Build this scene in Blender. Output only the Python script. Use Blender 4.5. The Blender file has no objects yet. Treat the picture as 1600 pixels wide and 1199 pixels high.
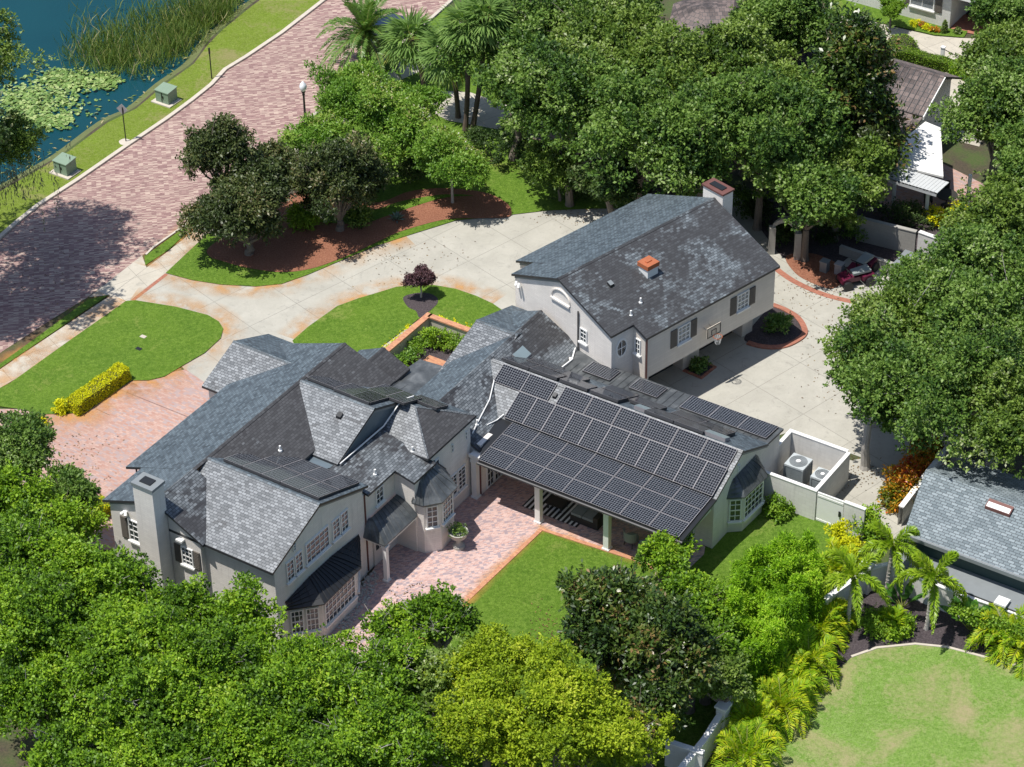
import bpy, math, random
import numpy as np
from mathutils import Vector, Matrix
# ---------------------------------------------------------------- camera
scene = bpy.context.scene
COL = scene.collection
FPX, PITCH, ROLL, HC = 4110.0, math.radians(36.0), math.radians(-0.91), 78.0
IW, IH = 1600.0, 1199.0
_f = Vector((0, math.cos(PITCH), -math.sin(PITCH)))
_r = Vector((1, 0, 0)); _u = _r.cross(_f)
CR_ = math.cos(ROLL) * _r + math.sin(ROLL) * _u
CU_ = -math.sin(ROLL) * _r + math.cos(ROLL) * _u
cam_d = bpy.data.cameras.new('camera'); cam = bpy.data.objects.new('camera', cam_d); COL.objects.link(cam)
cam_d.sensor_width = 36; cam_d.lens = 36 * FPX / IW; cam_d.clip_start = 1; cam_d.clip_end = 3000
m3 = Matrix((CR_, CU_, -_f)).transposed()
cam.matrix_world = Matrix.Translation((0, 0, HC)) @ m3.to_4x4()
scene.camera = cam
# ---------------------------------------------------------------- light
SUNV = Vector((-0.352, -0.125, 1.0)).normalized()       # towards the sun
w = bpy.data.worlds.new("World"); scene.world = w; w.use_nodes = True
nt = w.node_tree; bg = nt.nodes['Background']
sky = nt.nodes.new('ShaderNodeTexSky'); sky.sky_type = 'NISHITA'; sky.sun_disc = False
sky.sun_elevation = math.asin(SUNV.z); sky.sun_rotation = math.atan2(SUNV.x, SUNV.y)
nt.links.new(sky.outputs[0], bg.inputs[0]); bg.inputs[1].default_value = 0.10
sd = bpy.data.lights.new('sun', 'SUN'); sd.energy = 4.5; sd.angle = math.radians(0.53); sd.color = (1.0, 0.955, 0.89)
so = bpy.data.objects.new('sun', sd); COL.objects.link(so)
so.rotation_euler = SUNV.to_track_quat('Z', 'Y').to_euler(); so.location = (-30, 80, 90)
vs = scene.view_settings; vs.view_transform = 'Standard'; vs.look = 'None'; vs.exposure = 0.30; vs.gamma = 1.0
scene.cycles.max_bounces = 6; scene.cycles.transparent_max_bounces = 12
# ---------------------------------------------------------------- frames
def W(px, py, z=0.0):
    """survey helper: the point of the site at height z that the survey photo shows at px,py"""
    d = (px - IW / 2) * CR_ - (py - IH / 2) * CU_ + FPX * _f
    t = (z - HC) / d.z
    return Vector((t * d.x, t * d.y, z))
class Frame:
    def __init__(s, deg, o):
        a = math.radians(deg); s.e = Vector((math.cos(a), math.sin(a), 0)); s.n = Vector((-math.sin(a), math.cos(a), 0)); s.o = Vector((o[0], o[1], 0)); s.a = a
    def __call__(s, u, v, z=0.0): return s.o + s.e * u + s.n * v + Vector((0, 0, z))
    def loc(s, p): q = p - s.o; return q.dot(s.e), q.dot(s.n), q.z
OO = (1.1597, 96.191)
S = Frame(-33.5, OO); G = Frame(-48.7, OO)
R = Frame(0, (0, 0))
# ---------------------------------------------------------------- materials
def new_mat(name):
    m = bpy.data.materials.new(name); m.use_nodes = True
    return m, m.node_tree, m.node_tree.nodes['Principled BSDF']
def N(t, typ, **k):
    n = t.nodes.new(typ)
    for a, b in k.items(): setattr(n, a, b)
    return n
def L(t, a, b): t.links.new(a, b)
def mixc(t, fac, c1, c2, mode='MIX'):
    n = N(t, 'ShaderNodeMix', data_type='RGBA', blend_type=mode)
    for i, x in ((0, fac), (6, c1), (7, c2)):
        if isinstance(x, (int, float)): n.inputs[i].default_value = x
        elif isinstance(x, (tuple, list)): n.inputs[i].default_value = (*x[:3], 1)
        else: L(t, x, n.inputs[i])
    return n.outputs[2]
def ramp(t, fac, stops):
    n = N(t, 'ShaderNodeValToRGB'); L(t, fac, n.inputs[0]); cr = n.color_ramp
    while len(cr.elements) < len(stops): cr.elements.new(.5)
    for e, (p, c) in zip(cr.elements, stops): e.position = p; e.color = (*c, 1) if len(c) == 3 else c
    return n.outputs[0]
def coords(t, which='Object'): return N(t, 'ShaderNodeTexCoord').outputs[which]
def noise(t, vec, scale, detail=3, rough=.55, dist=0.0):
    n = N(t, 'ShaderNodeTexNoise'); L(t, vec, n.inputs['Vector']); n.inputs['Scale'].default_value = scale
    n.inputs['Detail'].default_value = detail; n.inputs['Roughness'].default_value = rough; n.inputs['Distortion'].default_value = dist
    return n.outputs['Fac']
def bump(t, h, b, strength=.3, dist=.02):
    n = N(t, 'ShaderNodeBump'); n.inputs['Strength'].default_value = strength; n.inputs['Distance'].default_value = dist
    L(t, h, n.inputs['Height']); L(t, n.outputs[0], b.inputs['Normal'])
def brick(t, vec, bw, rh, mort, c1, c2, cm, off=.5, smooth=.1):
    n = N(t, 'ShaderNodeTexBrick'); L(t, vec, n.inputs['Vector']); n.offset = off
    n.inputs['Scale'].default_value = 1; n.inputs['Brick Width'].default_value = bw; n.inputs['Row Height'].default_value = rh
    n.inputs['Mortar Size'].default_value = mort; n.inputs['Mortar Smooth'].default_value = smooth
    for k, c in (('Color1', c1), ('Color2', c2), ('Mortar', cm)): n.inputs[k].default_value = (*c, 1)
    return n
def wpos(t):
    return N(t, 'ShaderNodeNewGeometry').outputs['Position']
def simple(name, c, rough=.6, metal=0, var=.12, scale=3.0, spec=.5):
    m, t, b = new_mat(name)
    f = noise(t, wpos(t), scale, 4)
    L(t, mixc(t, f, tuple(x * (1 - var) for x in c), tuple(min(1, x * (1 + var)) for x in c)), b.inputs['Base Color'])
    b.inputs['Roughness'].default_value = rough; b.inputs['Metallic'].default_value = metal
    b.inputs['Specular IOR Level'].default_value = spec
    return m
def slate(name, c1, c2, stain_lo, stain_hi, stain=(.028, .0255, .027), bw=.225, rh=.135, rough=.42):
    m, t, b = new_mat(name)
    uv = coords(t, 'UV')
    br = brick(t, uv, bw, rh, .013, c1, c2, (.02, .022, .025))
    br2 = brick(t, uv, bw, rh, 0.0, (0, 0, 0), (1, 1, 1), (0, 0, 0))
    c = mixc(t, noise(t, wpos(t), .35, 5, .6), br.outputs['Color'], mixc(t, .35, br.outputs['Color'], (.18, .21, .235)))
    st = noise(t, wpos(t), .42, 6, .62, .4)
    mul = N(t, 'ShaderNodeMath', operation='MULTIPLY_ADD'); L(t, br2.outputs['Color'], mul.inputs[0]); mul.inputs[1].default_value = .09; L(t, st, mul.inputs[2])
    sf = ramp(t, mul.outputs[0], [(stain_lo, (1, 1, 1)), (stain_hi, (0, 0, 0))])
    c = mixc(t, sf, c, mixc(t, .22, stain, c))
    L(t, c, b.inputs['Base Color']); b.inputs['Roughness'].default_value = rough
    b.inputs['Specular IOR Level'].default_value = .42
    # courses overlap: height falls up the slope inside each course
    sep = N(t, 'ShaderNodeSeparateXYZ'); L(t, uv, sep.inputs[0])
    md = N(t, 'ShaderNodeMath', operation='PINGPONG'); L(t, sep.outputs[1], md.inputs[0]); md.inputs[1].default_value = rh
    inv = N(t, 'ShaderNodeMath', operation='SUBTRACT'); inv.inputs[0].default_value = 1; L(t, br.outputs['Fac'], inv.inputs[1])
    bump(t, inv.outputs[0], b, .35, .012)
    return m
MAT = {}
MAT['slate_lit'] = slate('lit_slate', (.085, .092, .10), (.27, .285, .30), .28, .46)  # slate brightened in its colour for the slopes that catch the sun's sheen
MAT['slate_dim'] = slate('dim_slate', (.026, .04, .054), (.115, .155, .185), .26, .42, rough=.55)  # same slate, colour darkened and blued for slopes without that sheen
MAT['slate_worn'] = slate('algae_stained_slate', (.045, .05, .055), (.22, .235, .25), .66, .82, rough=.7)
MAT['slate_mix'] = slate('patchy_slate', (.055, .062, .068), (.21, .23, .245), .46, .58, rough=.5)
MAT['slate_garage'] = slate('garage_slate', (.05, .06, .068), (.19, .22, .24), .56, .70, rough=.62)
MAT['shingle'] = slate('asphalt_shingle', (.115, .15, .165), (.27, .32, .34), .0, .02, bw=.30, rh=.15, rough=.75)
MAT['brown_tile'] = slate('brown_roof_tile', (.11, .072, .06), (.20, .14, .12), .40, .55, bw=.3, rh=.3, rough=.8)
MAT['trim_dark'] = simple('dark_trim', (.035, .036, .04), .5)
MAT['trim_grey'] = simple('grey_trim', (.20, .22, .23), .5)
MAT['white'] = simple('white_paint', (.78, .78, .76), .45, var=.04)
MAT['cream'] = simple('cream_paint', (.60, .56, .52), .55, var=.05)
def streak(t):
    mp = N(t, 'ShaderNodeMapping'); L(t, wpos(t), mp.inputs[0]); mp.inputs['Scale'].default_value = (4.5, 4.5, .45)
    return ramp(t, noise(t, mp.outputs[0], 1.0, 5, .7), [(.55, (0, 0, 0)), (.78, (.6, .6, .6))])
def wallmat(name, c, bw=.4, rh=.11):
    m, t, b = new_mat(name); uv = coords(t, 'UV')
    br = brick(t, uv, bw, rh, .008, tuple(x * .95 for x in c), tuple(x * 1.04 for x in c), tuple(x * .82 for x in c), smooth=.4)
    d = noise(t, wpos(t), .9, 5, .6)
    L(t, mixc(t, ramp(t, d, [(.35, (0, 0, 0)), (.8, (1, 1, 1))]), mixc(t, streak(t), br.outputs['Color'], tuple(x * .62 for x in c)), tuple(x * .84 for x in c)), b.inputs['Base Color'])
    b.inputs['Roughness'].default_value = .8
    inv = N(t, 'ShaderNodeMath', operation='SUBTRACT'); inv.inputs[0].default_value = 1; L(t, br.outputs['Fac'], inv.inputs[1])
    bump(t, inv.outputs[0], b, .3, .01)
    return m
MAT['wall'] = wallmat('painted_brick', (.79, .75, .70))
MAT['wall_warm'] = wallmat('warm_painted_siding', (.72, .665, .60), 3.0, .16)
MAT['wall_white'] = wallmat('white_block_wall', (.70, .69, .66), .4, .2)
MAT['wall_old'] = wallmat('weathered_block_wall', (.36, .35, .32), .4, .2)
def metalroof():
    m, t, b = new_mat('standing_seam_metal')
    f = noise(t, wpos(t), 1.3, 5, .65, .5)
    L(t, ramp(t, f, [(.3, (.06, .066, .07)), (.55, (.12, .13, .135)), (.78, (.24, .25, .25))]), b.inputs['Base Color'])
    b.inputs['Metallic'].default_value = .35; b.inputs['Roughness'].default_value = .42
    return m
MAT['metal'] = metalroof()
MAT['metal_dark'] = simple('dark_metal', (.03, .032, .035), .4, .4)
MAT['copper'] = simple('rusty_copper', (.50, .16, .07), .5, .3, .25)
MAT['rust_dark'] = simple('dark_rust', (.16, .07, .06), .6, .2, .25)
def glass():
    m, t, b = new_mat('window_glass'); b.inputs['Base Color'].default_value = (.035, .05, .06, 1)
    b.inputs['Roughness'].default_value = .06; b.inputs['Specular IOR Level'].default_value = 1.0
    b.inputs['Metallic'].default_value = .25
    return m
MAT['glass'] = glass()
def blind():
    m, t, b = new_mat('window_with_blinds'); uv = coords(t, 'UV')
    br = brick(t, uv, 9, .09, .03, (.30, .33, .35), (.36, .38, .40), (.12, .14, .15))
    L(t, br.outputs['Color'], b.inputs['Base Color']); b.inputs['Roughness'].default_value = .15
    return m
MAT['blind'] = blind()
def solar():
    m, t, b = new_mat('solar_cells'); uv = coords(t, 'UV')
    br = brick(t, uv, .1285, .1285, .0055, (.009, .011, .016), (.014, .016, .022), (.33, .35, .38), off=0, smooth=.35)
    L(t, br.outputs['Color'], b.inputs['Base Color']); b.inputs['Roughness'].default_value = .07; b.inputs['Specular IOR Level'].default_value = .3
    return m
MAT['cells'] = solar()
MAT['alu'] = simple('aluminium_frame', (.34, .32, .33), .55, .0)
def grass(name, a, b_, c, patch=None):
    m, t, b = new_mat(name); p = wpos(t)
    f1 = noise(t, p, .45, 5, .7); f2 = noise(t, p, 6, 5, .75); f3 = noise(t, p, 26, 3, .75)
    col = mixc(t, ramp(t, f1, [(.3, (0, 0, 0)), (.7, (1, 1, 1))]), a, b_)
    col = mixc(t, ramp(t, f2, [(.40, (0, 0, 0)), (.66, (.9, .9, .9))]), col, c)
    col = mixc(t, ramp(t, f3, [(.34, (.75, .75, .75)), (.56, (0, 0, 0))]), col, tuple(x * .35 for x in a))
    if patch:
        f4 = noise(t, p, .33, 5, .62, .6)
        f5 = noise(t, p, 6, 3, .7)
        ad = N(t, 'ShaderNodeMath', operation='MULTIPLY_ADD'); L(t, f5, ad.inputs[0]); ad.inputs[1].default_value = .28; L(t, f4, ad.inputs[2])
        col = mixc(t, ramp(t, ad.outputs[0], [(patch[0], (0, 0, 0)), (patch[1], (.85, .85, .85))]), col, patch[2])
    L(t, col, b.inputs['Base Color']); b.inputs['Roughness'].default_value = .85; b.inputs['Specular IOR Level'].default_value = .2
    bump(t, f3, b, .8, .05)
    return m
MAT['lawn'] = grass('lawn_grass', (.065, .145, .010), (.115, .21, .016), (.18, .29, .04), (.74, .98, (.26, .27, .08)))
MAT['lawn_dry'] = grass('patchy_lawn_grass', (.13, .25, .03), (.20, .33, .06), (.27, .38, .11), (.60, .86, (.36, .29, .17)))
MAT['verge'] = grass('verge_grass', (.14, .20, .018), (.17, .26, .02), (.23, .29, .06), (.66, .82, (.24, .22, .09)))
def groundm():
    m, t, b = new_mat('leaf_litter_ground'); p = wpos(t)
    f1 = noise(t, p, .5, 4); f2 = noise(t, p, 8, 4, .7)
    col = mixc(t, ramp(t, f1, [(.42, (0, 0, 0)), (.6, (1, 1, 1))]), (.05, .042, .028), (.045, .085, .015))
    col = mixc(t, ramp(t, f2, [(.4, (0, 0, 0)), (.8, (.8, .8, .8))]), col, (.12, .09, .055))
    L(t, col, b.inputs['Base Color']); b.inputs['Roughness'].default_value = .95
    return m
MAT['ground'] = groundm()
def mulch(name, a, b_, c):
    m, t, b = new_mat(name); p = wpos(t); f1 = noise(t, p, 12, 4, .75); f2 = noise(t, p, .8, 3)
    col = ramp(t, f1, [(.3, a), (.5, b_), (.72, c)])
    col = mixc(t, f2, col, mixc(t, .6, col, a))
    L(t, col, b.inputs['Base Color']); b.inputs['Roughness'].default_value = .95; bump(t, f1, b, .8, .05)
    return m
MAT['mulch_red'] = mulch('red_mulch', (.14, .05, .028), (.30, .125, .07), (.44, .23, .15))
MAT['mulch_dark'] = mulch('dark_mulch', (.028, .022, .024), (.07, .055, .06), (.14, .115, .12))
def concrete(name, c, ang, tile, stain=(.50, .34, .16)):
    m, t, b = new_mat(name); p = wpos(t)
    mp = N(t, 'ShaderNodeMapping'); L(t, p, mp.inputs[0]); mp.inputs['Rotation'].default_value = (0, 0, -math.radians(ang)); mp.inputs['Location'].default_value = (.7, .9, 0)
    br = brick(t, mp.outputs[0], tile, tile, .018, c, tuple(x * .95 for x in c), tuple(x * .55 for x in c), off=0, smooth=.2)
    f1 = noise(t, p, .55, 6, .68, .5); f2 = noise(t, p, 5, 4, .7); f3 = noise(t, p, 30, 2, .7)
    col = mixc(t, ramp(t, f1, [(.38, (.0, .0, .0)), (.72, (.6, .6, .6))]), br.outputs['Color'], tuple(x * .66 for x in (c[0], c[1] * 1.0, c[2] * .98)))
    col = mixc(t, ramp(t, f2, [(.52, (0, 0, 0)), (.85, (.5, .5, .5))]), col, tuple(x * .7 for x in c))
    col = mixc(t, ramp(t, f3, [(.3, (.16, .16, .16)), (.6, (0, 0, 0))]), col, (.2, .2, .2))
    f4 = noise(t, p, 1.6, 7, .78, 1.2)
    col = mixc(t, ramp(t, f4, [(.56, (0, 0, 0)), (.70, (.62, .62, .62))]), col, (.20, .195, .175))
    L(t, col, b.inputs['Base Color']); b.inputs['Roughness'].default_value = .85
    return m
MAT['concrete'] = concrete('driveway_concrete', (.44, .425, .37), -48.7, 3.1)
MAT['walk'] = concrete('sidewalk_concrete', (.52, .48, .40), 33, 1.6)
MAT['kerb'] = simple('kerb_concrete', (.50, .45, .38), .85, var=.2)
def pavers(name, ang, bw, rh, mort, c1, c2, c3, cm, fine=4.0):
    m, t, b = new_mat(name); p = wpos(t)
    mp = N(t, 'ShaderNodeMapping'); L(t, p, mp.inputs[0]); mp.inputs['Rotation'].default_value = (0, 0, -math.radians(ang))
    br = brick(t, mp.outputs[0], bw, rh, mort, c1, c2, cm)
    br2 = brick(t, mp.outputs[0], bw, rh, 0, (0, 0, 0), (1, 1, 1), (0, 0, 0)); br2.offset_frequency = 3; br2.squash = 1
    wn = N(t, 'ShaderNodeTexWhiteNoise', noise_dimensions='3D')
    sn = N(t, 'ShaderNodeVectorMath', operation='SNAP'); L(t, mp.outputs[0], sn.inputs[0]); sn.inputs[1].default_value = (bw, rh, 1)
    L(t, sn.outputs[0], wn.inputs[0])
    f = ramp(t, wn.outputs[0], [(.0, (0, 0, 0)), (.62, (0, 0, 0)), (.8, (.9, .9, .9))])
    col = mixc(t, f, br.outputs['Color'], c3)
    f1 = noise(t, p, .3, 5, .65, .4)
    col = mixc(t, ramp(t, f1, [(.35, (0, 0, 0)), (.75, (.5, .5, .5))]), col, tuple((a + b_) / 2 * .8 for a, b_ in zip(c1, c3)))
    L(t, col, b.inputs['Base Color']); b.inputs['Roughness'].default_value = .8
    inv = N(t, 'ShaderNodeMath', operation='SUBTRACT'); inv.inputs[0].default_value = 1; L(t, br.outputs['Fac'], inv.inputs[1])
    bump(t, inv.outputs[0], b, .3, .01)
    return m
MAT['road'] = pavers('street_brick', 8, .27, .075, .007, (.18, .09, .09), (.37, .235, .21), (.50, .39, .32), (.22, .145, .14))
MAT['drive_brick'] = pavers('drive_brick', -33.5, .22, .11, .008, (.40, .215, .165), (.50, .345, .29), (.36, .29, .285), (.34, .24, .205))
MAT['patio_brick'] = pavers('patio_brick', 11.5, .16, .08, .010, (.46, .24, .20), (.64, .45, .40), (.28, .24, .27), (.60, .50, .46))
MAT['brick_edge'] = pavers('brick_edging', -33.5, .2, .1, .006, (.50, .24, .13), (.58, .30, .16), (.42, .18, .11), (.35, .2, .12))
MAT['brick_red'] = pavers('red_brick_edging', -33.5, .2, .1, .006, (.36, .13, .08), (.42, .17, .11), (.30, .12, .08), (.30, .18, .14))
def stainmat():
    m, t, b = new_mat('iron_stain'); uv = coords(t, 'UV'); p = wpos(t)
    sep = N(t, 'ShaderNodeSeparateXYZ'); L(t, uv, sep.inputs[0])
    f = noise(t, p, .9, 5, .6); f2 = noise(t, p, .35, 2)
    a = N(t, 'ShaderNodeMath', operation='MULTIPLY'); L(t, sep.outputs[1], a.inputs[0]); L(t, ramp(t, f2, [(.3, (.25, .25, .25)), (.7, (1, 1, 1))]), a.inputs[1])
    a2 = N(t, 'ShaderNodeMath', operation='MULTIPLY'); L(t, a.outputs[0], a2.inputs[0]); L(t, ramp(t, f, [(.38, (.05, .05, .05)), (.62, (1, 1, 1))]), a2.inputs[1])
    a3 = N(t, 'ShaderNodeMath', operation='MULTIPLY'); L(t, a2.outputs[0], a3.inputs[0]); a3.inputs[1].default_value = .85
    b.inputs['Base Color'].default_value = (.58, .29, .08, 1); b.inputs['Roughness'].default_value = .9
    L(t, a3.outputs[0], b.inputs['Alpha'])
    return m
MAT['stain'] = stainmat()
def water():
    m, t, b = new_mat('lake_water'); p = wpos(t)
    f = noise(t, p, .12, 3); f2 = noise(t, p, 2.2, 3, .6, .5)
    L(t, mixc(t, f, (.003, .038, .056), (.008, .068, .085)), b.inputs['Base Color'])
    b.inputs['Roughness'].default_value = .12; b.inputs['IOR'].default_value = 1.33
    b.inputs['Alpha'].default_value = .90
    bump(t, f2, b, .10, .05)
    return m
MAT['water'] = water()
MAT['bark'] = simple('bark', (.16, .135, .11), .9, var=.35, scale=8)
MAT['bark_pale'] = simple('pale_bark', (.36, .34, .31), .9, var=.3, scale=8)
MAT['bark_palm'] = simple('palm_bark', (.13, .095, .075), .9, var=.35, scale=9)
MAT['lake_bed'] = simple('lake_bed', (.11, .13, .045), .95, var=.3)
def leafmat(name, cols, rough=.42, trans=.28, spec=.4, hue=None):
    """cols: list of (position, colour) over the per-leaf random value"""
    m, t, b = new_mat(name)
    at = N(t, 'ShaderNodeAttribute', attribute_name='rnd')
    c = ramp(t, at.outputs['Fac'], cols)
    L(t, c, b.inputs['Base Color']); b.inputs['Roughness'].default_value = rough; b.inputs['Specular IOR Level'].default_value = spec
    tr = N(t, 'ShaderNodeBsdfTranslucent'); mx = N(t, 'ShaderNodeMixShader'); mx.inputs[0].default_value = trans
    hs = N(t, 'ShaderNodeMix', data_type='RGBA', blend_type='MULTIPLY'); hs.inputs[0].default_value = 1; L(t, c, hs.inputs[6]); hs.inputs[7].default_value = (1.25, 1.35, .6, 1)
    L(t, hs.outputs[2], tr.inputs[0]); L(t, b.outputs[0], mx.inputs[1]); L(t, tr.outputs[0], mx.inputs[2])
    L(t, mx.outputs[0], t.nodes['Material Output'].inputs[0])
    return m
MAT['leaf_camphor'] = leafmat('bright_green_leaves', [(0, (.025, .065, .006)), (.28, (.075, .165, .010)), (.55, (.16, .30, .014)), (.82, (.27, .42, .022)), (1, (.40, .50, .06))], .5, .22, .3)
MAT['leaf_oak'] = leafmat('oak_leaves', [(0, (.02, .05, .012)), (.28, (.06, .13, .022)), (.55, (.13, .225, .035)), (.82, (.22, .33, .075)), (1, (.42, .47, .27))], .5, .24, .3)
MAT['leaf_oak2'] = leafmat('olive_oak_leaves', [(0, (.024, .055, .012)), (.28, (.075, .14, .02)), (.55, (.15, .235, .032)), (.82, (.25, .34, .08)), (1, (.45, .49, .30))], .5, .24, .3)
MAT['leaf_darkoak'] = leafmat('dark_leaves', [(0, (.02, .045, .012)), (.5, (.05, .095, .022)), (.85, (.10, .15, .04)), (1, (.24, .25, .12))], .5, .2, .3)
MAT['leaf_magnolia'] = leafmat('magnolia_leaves', [(0, (.015, .035, .008)), (.4, (.045, .09, .014)), (.70, (.11, .16, .025)), (.80, (.19, .13, .045)), (.93, (.30, .18, .08)), (1, (.5, .44, .24))], .35, .12, .45)
MAT['leaf_magdark'] = leafmat('glossy_dark_leaves', [(0, (.018, .032, .010)), (.4, (.048, .075, .018)), (.75, (.10, .125, .035)), (.92, (.17, .14, .06)), (1, (.32, .29, .17))], .45, .12, .4)
MAT['leaf_yellow'] = leafmat('yellow_green_leaves', [(0, (.08, .14, .008)), (.4, (.22, .32, .014)), (.8, (.38, .47, .025)), (1, (.54, .56, .07))], .55, .24, .2)
MAT['leaf_crape'] = leafmat('crape_myrtle_leaves', [(0, (.07, .17, .014)), (.45, (.15, .29, .03)), (.8, (.27, .40, .06)), (.92, (.36, .30, .12)), (.97, (.75, .73, .66)), (1, (.8, .78, .72))], .5)
MAT['leaf_bamboo'] = leafmat('feathery_green_leaves', [(0, (.07, .18, .010)), (.4, (.20, .39, .014)), (.75, (.36, .58, .03)), (1, (.52, .66, .07))], .5, .35, .25)
MAT['leaf_hedge'] = leafmat('clipped_hedge_leaves', [(0, (0.078, 0.169, 0.01)), (0.5, (0.156, 0.286, 0.016)), (1, (0.286, 0.416, 0.039))], .55)
MAT['leaf_gold'] = leafmat('golden_leaves', [(0, (.34, .38, .01)), (.4, (.62, .62, .012)), (1, (.80, .76, .03))], .6, .25, .2)
MAT['leaf_purple'] = leafmat('purple_leaves', [(0, (0.058, 0.029, 0.039)), (0.5, (0.13, 0.065, 0.078)), (0.9, (0.221, 0.13, 0.13)), (1, (0.156, 0.182, 0.078))], .5)
MAT['leaf_croton'] = leafmat('croton_leaves', [(0, (0.05, 0.11, 0.01)), (0.3, (0.2, 0.22, 0.02)), (0.5, (0.6, 0.3, 0.02)), (0.75, (0.62, 0.12, 0.03)), (1, (0.45, 0.05, 0.03))], .35)
MAT['leaf_palm'] = leafmat('palm_leaves', [(0, (0.06, 0.128, 0.022)), (0.5, (0.12, 0.225, 0.045)), (0.85, (0.225, 0.315, 0.09)), (1, (0.39, 0.39, 0.165))], .35)
MAT['leaf_sabal'] = leafmat('sabal_leaves', [(0, (.09, .17, .04)), (.5, (.19, .31, .08)), (.85, (.33, .44, .12)), (1, (.58, .52, .12))], .6, .3, .2)
MAT['leaf_areca'] = leafmat('areca_leaves', [(0, (.08, .20, .01)), (.35, (.22, .38, .014)), (.62, (.46, .52, .02)), (.85, (.70, .58, .03)), (1, (.72, .42, .05))], .5, .35, .25)
MAT['leaf_foxtail'] = leafmat('foxtail_leaves', [(0, (0.125, 0.237, 0.013)), (0.5, (0.263, 0.4, 0.019)), (0.85, (0.45, 0.525, 0.037)), (1, (0.65, 0.5, 0.062))], .4)
MAT['leaf_banana'] = leafmat('broad_leaves', [(0, (0.026, 0.091, 0.016)), (0.6, (0.065, 0.182, 0.026)), (1, (0.156, 0.338, 0.065))], .3)
MAT['leaf_agave'] = leafmat('agave_leaves', [(0, (0.12, 0.19, 0.17)), (1, (0.22, 0.3, 0.27))], .5)
MAT['leaf_reed'] = leafmat('reed_leaves', [(0, (.08, .15, .03)), (.5, (.16, .24, .05)), (.8, (.30, .32, .09)), (1, (.50, .42, .24))], .6)
MAT['leaf_pad'] = leafmat('lily_pad_leaves', [(0, (0.1, 0.18, 0.04)), (0.5, (0.2, 0.32, 0.08)), (1, (0.42, 0.5, 0.2))], .25, .15)
MAT['moss'] = leafmat('hanging_moss', [(0, (.09, .10, .07)), (1, (.20, .21, .15))], .9)
MAT['flash'] = simple('grey_flashing', (.13, .17, .20), .45, .3)
MAT['door_dark'] = simple('dark_garage_door', (.035, .032, .03), .6)
MAT['board'] = simple('backboard', (.55, .50, .42), .3)
MAT['skyglass'] = simple('skylight_glass', (.22, .28, .30), .12, .1)
MAT['shutter'] = simple('brown_shutter', (.13, .115, .10), .6)
MAT['shutter_dark'] = simple('dark_shutter', (.03, .03, .035), .6)
MAT['stalk'] = simple('green_stalk', (.22, .25, .05), .6)
MAT['twig'] = simple('twigs', (.05, .055, .02), .95, var=.4, scale=10)
MAT['pebble'] = simple('pale_pebbles', (.42, .42, .40), .7, var=.5, scale=7)
MAT['ac_grey'] = simple('ac_grey_paint', (.20, .23, .24), .5)
MAT['ac_light'] = simple('ac_light_paint', (.45, .49, .50), .45)
MAT['render'] = simple('cream_render', (.52, .50, .40), .8)
MAT['green_box'] = simple('green_cabinet', (.20, .28, .20), .55)
MAT['green_wall'] = simple('dark_green_wall', (.02, .05, .055), .6)
MAT['car_blue'] = simple('dark_blue_car_paint', (.015, .03, .06), .2, .3, .02)
MAT['globe'] = simple('opal_glass', (.8, .83, .88), .25)
MAT['maroon'] = simple('maroon_paint', (.10, .012, .035), .3)
MAT['cushion'] = simple('grey_cushion', (.22, .25, .25), .8)
MAT['wicker'] = simple('dark_wicker', (.03, .028, .025), .7)
MAT['black'] = simple('black_plastic', (.012, .013, .014), .5)
MAT['stone'] = simple('cast_stone', (.42, .41, .37), .85, var=.25)
MAT['leaf_fallen'] = leafmat('fallen_leaf', [(0, (.06, .035, .015)), (.6, (.16, .09, .04)), (1, (.26, .18, .06))], .8, .1)
MAT['slat_white'] = simple('weathered_white_slats', (.50, .52, .53), .6, var=.08)
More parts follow.
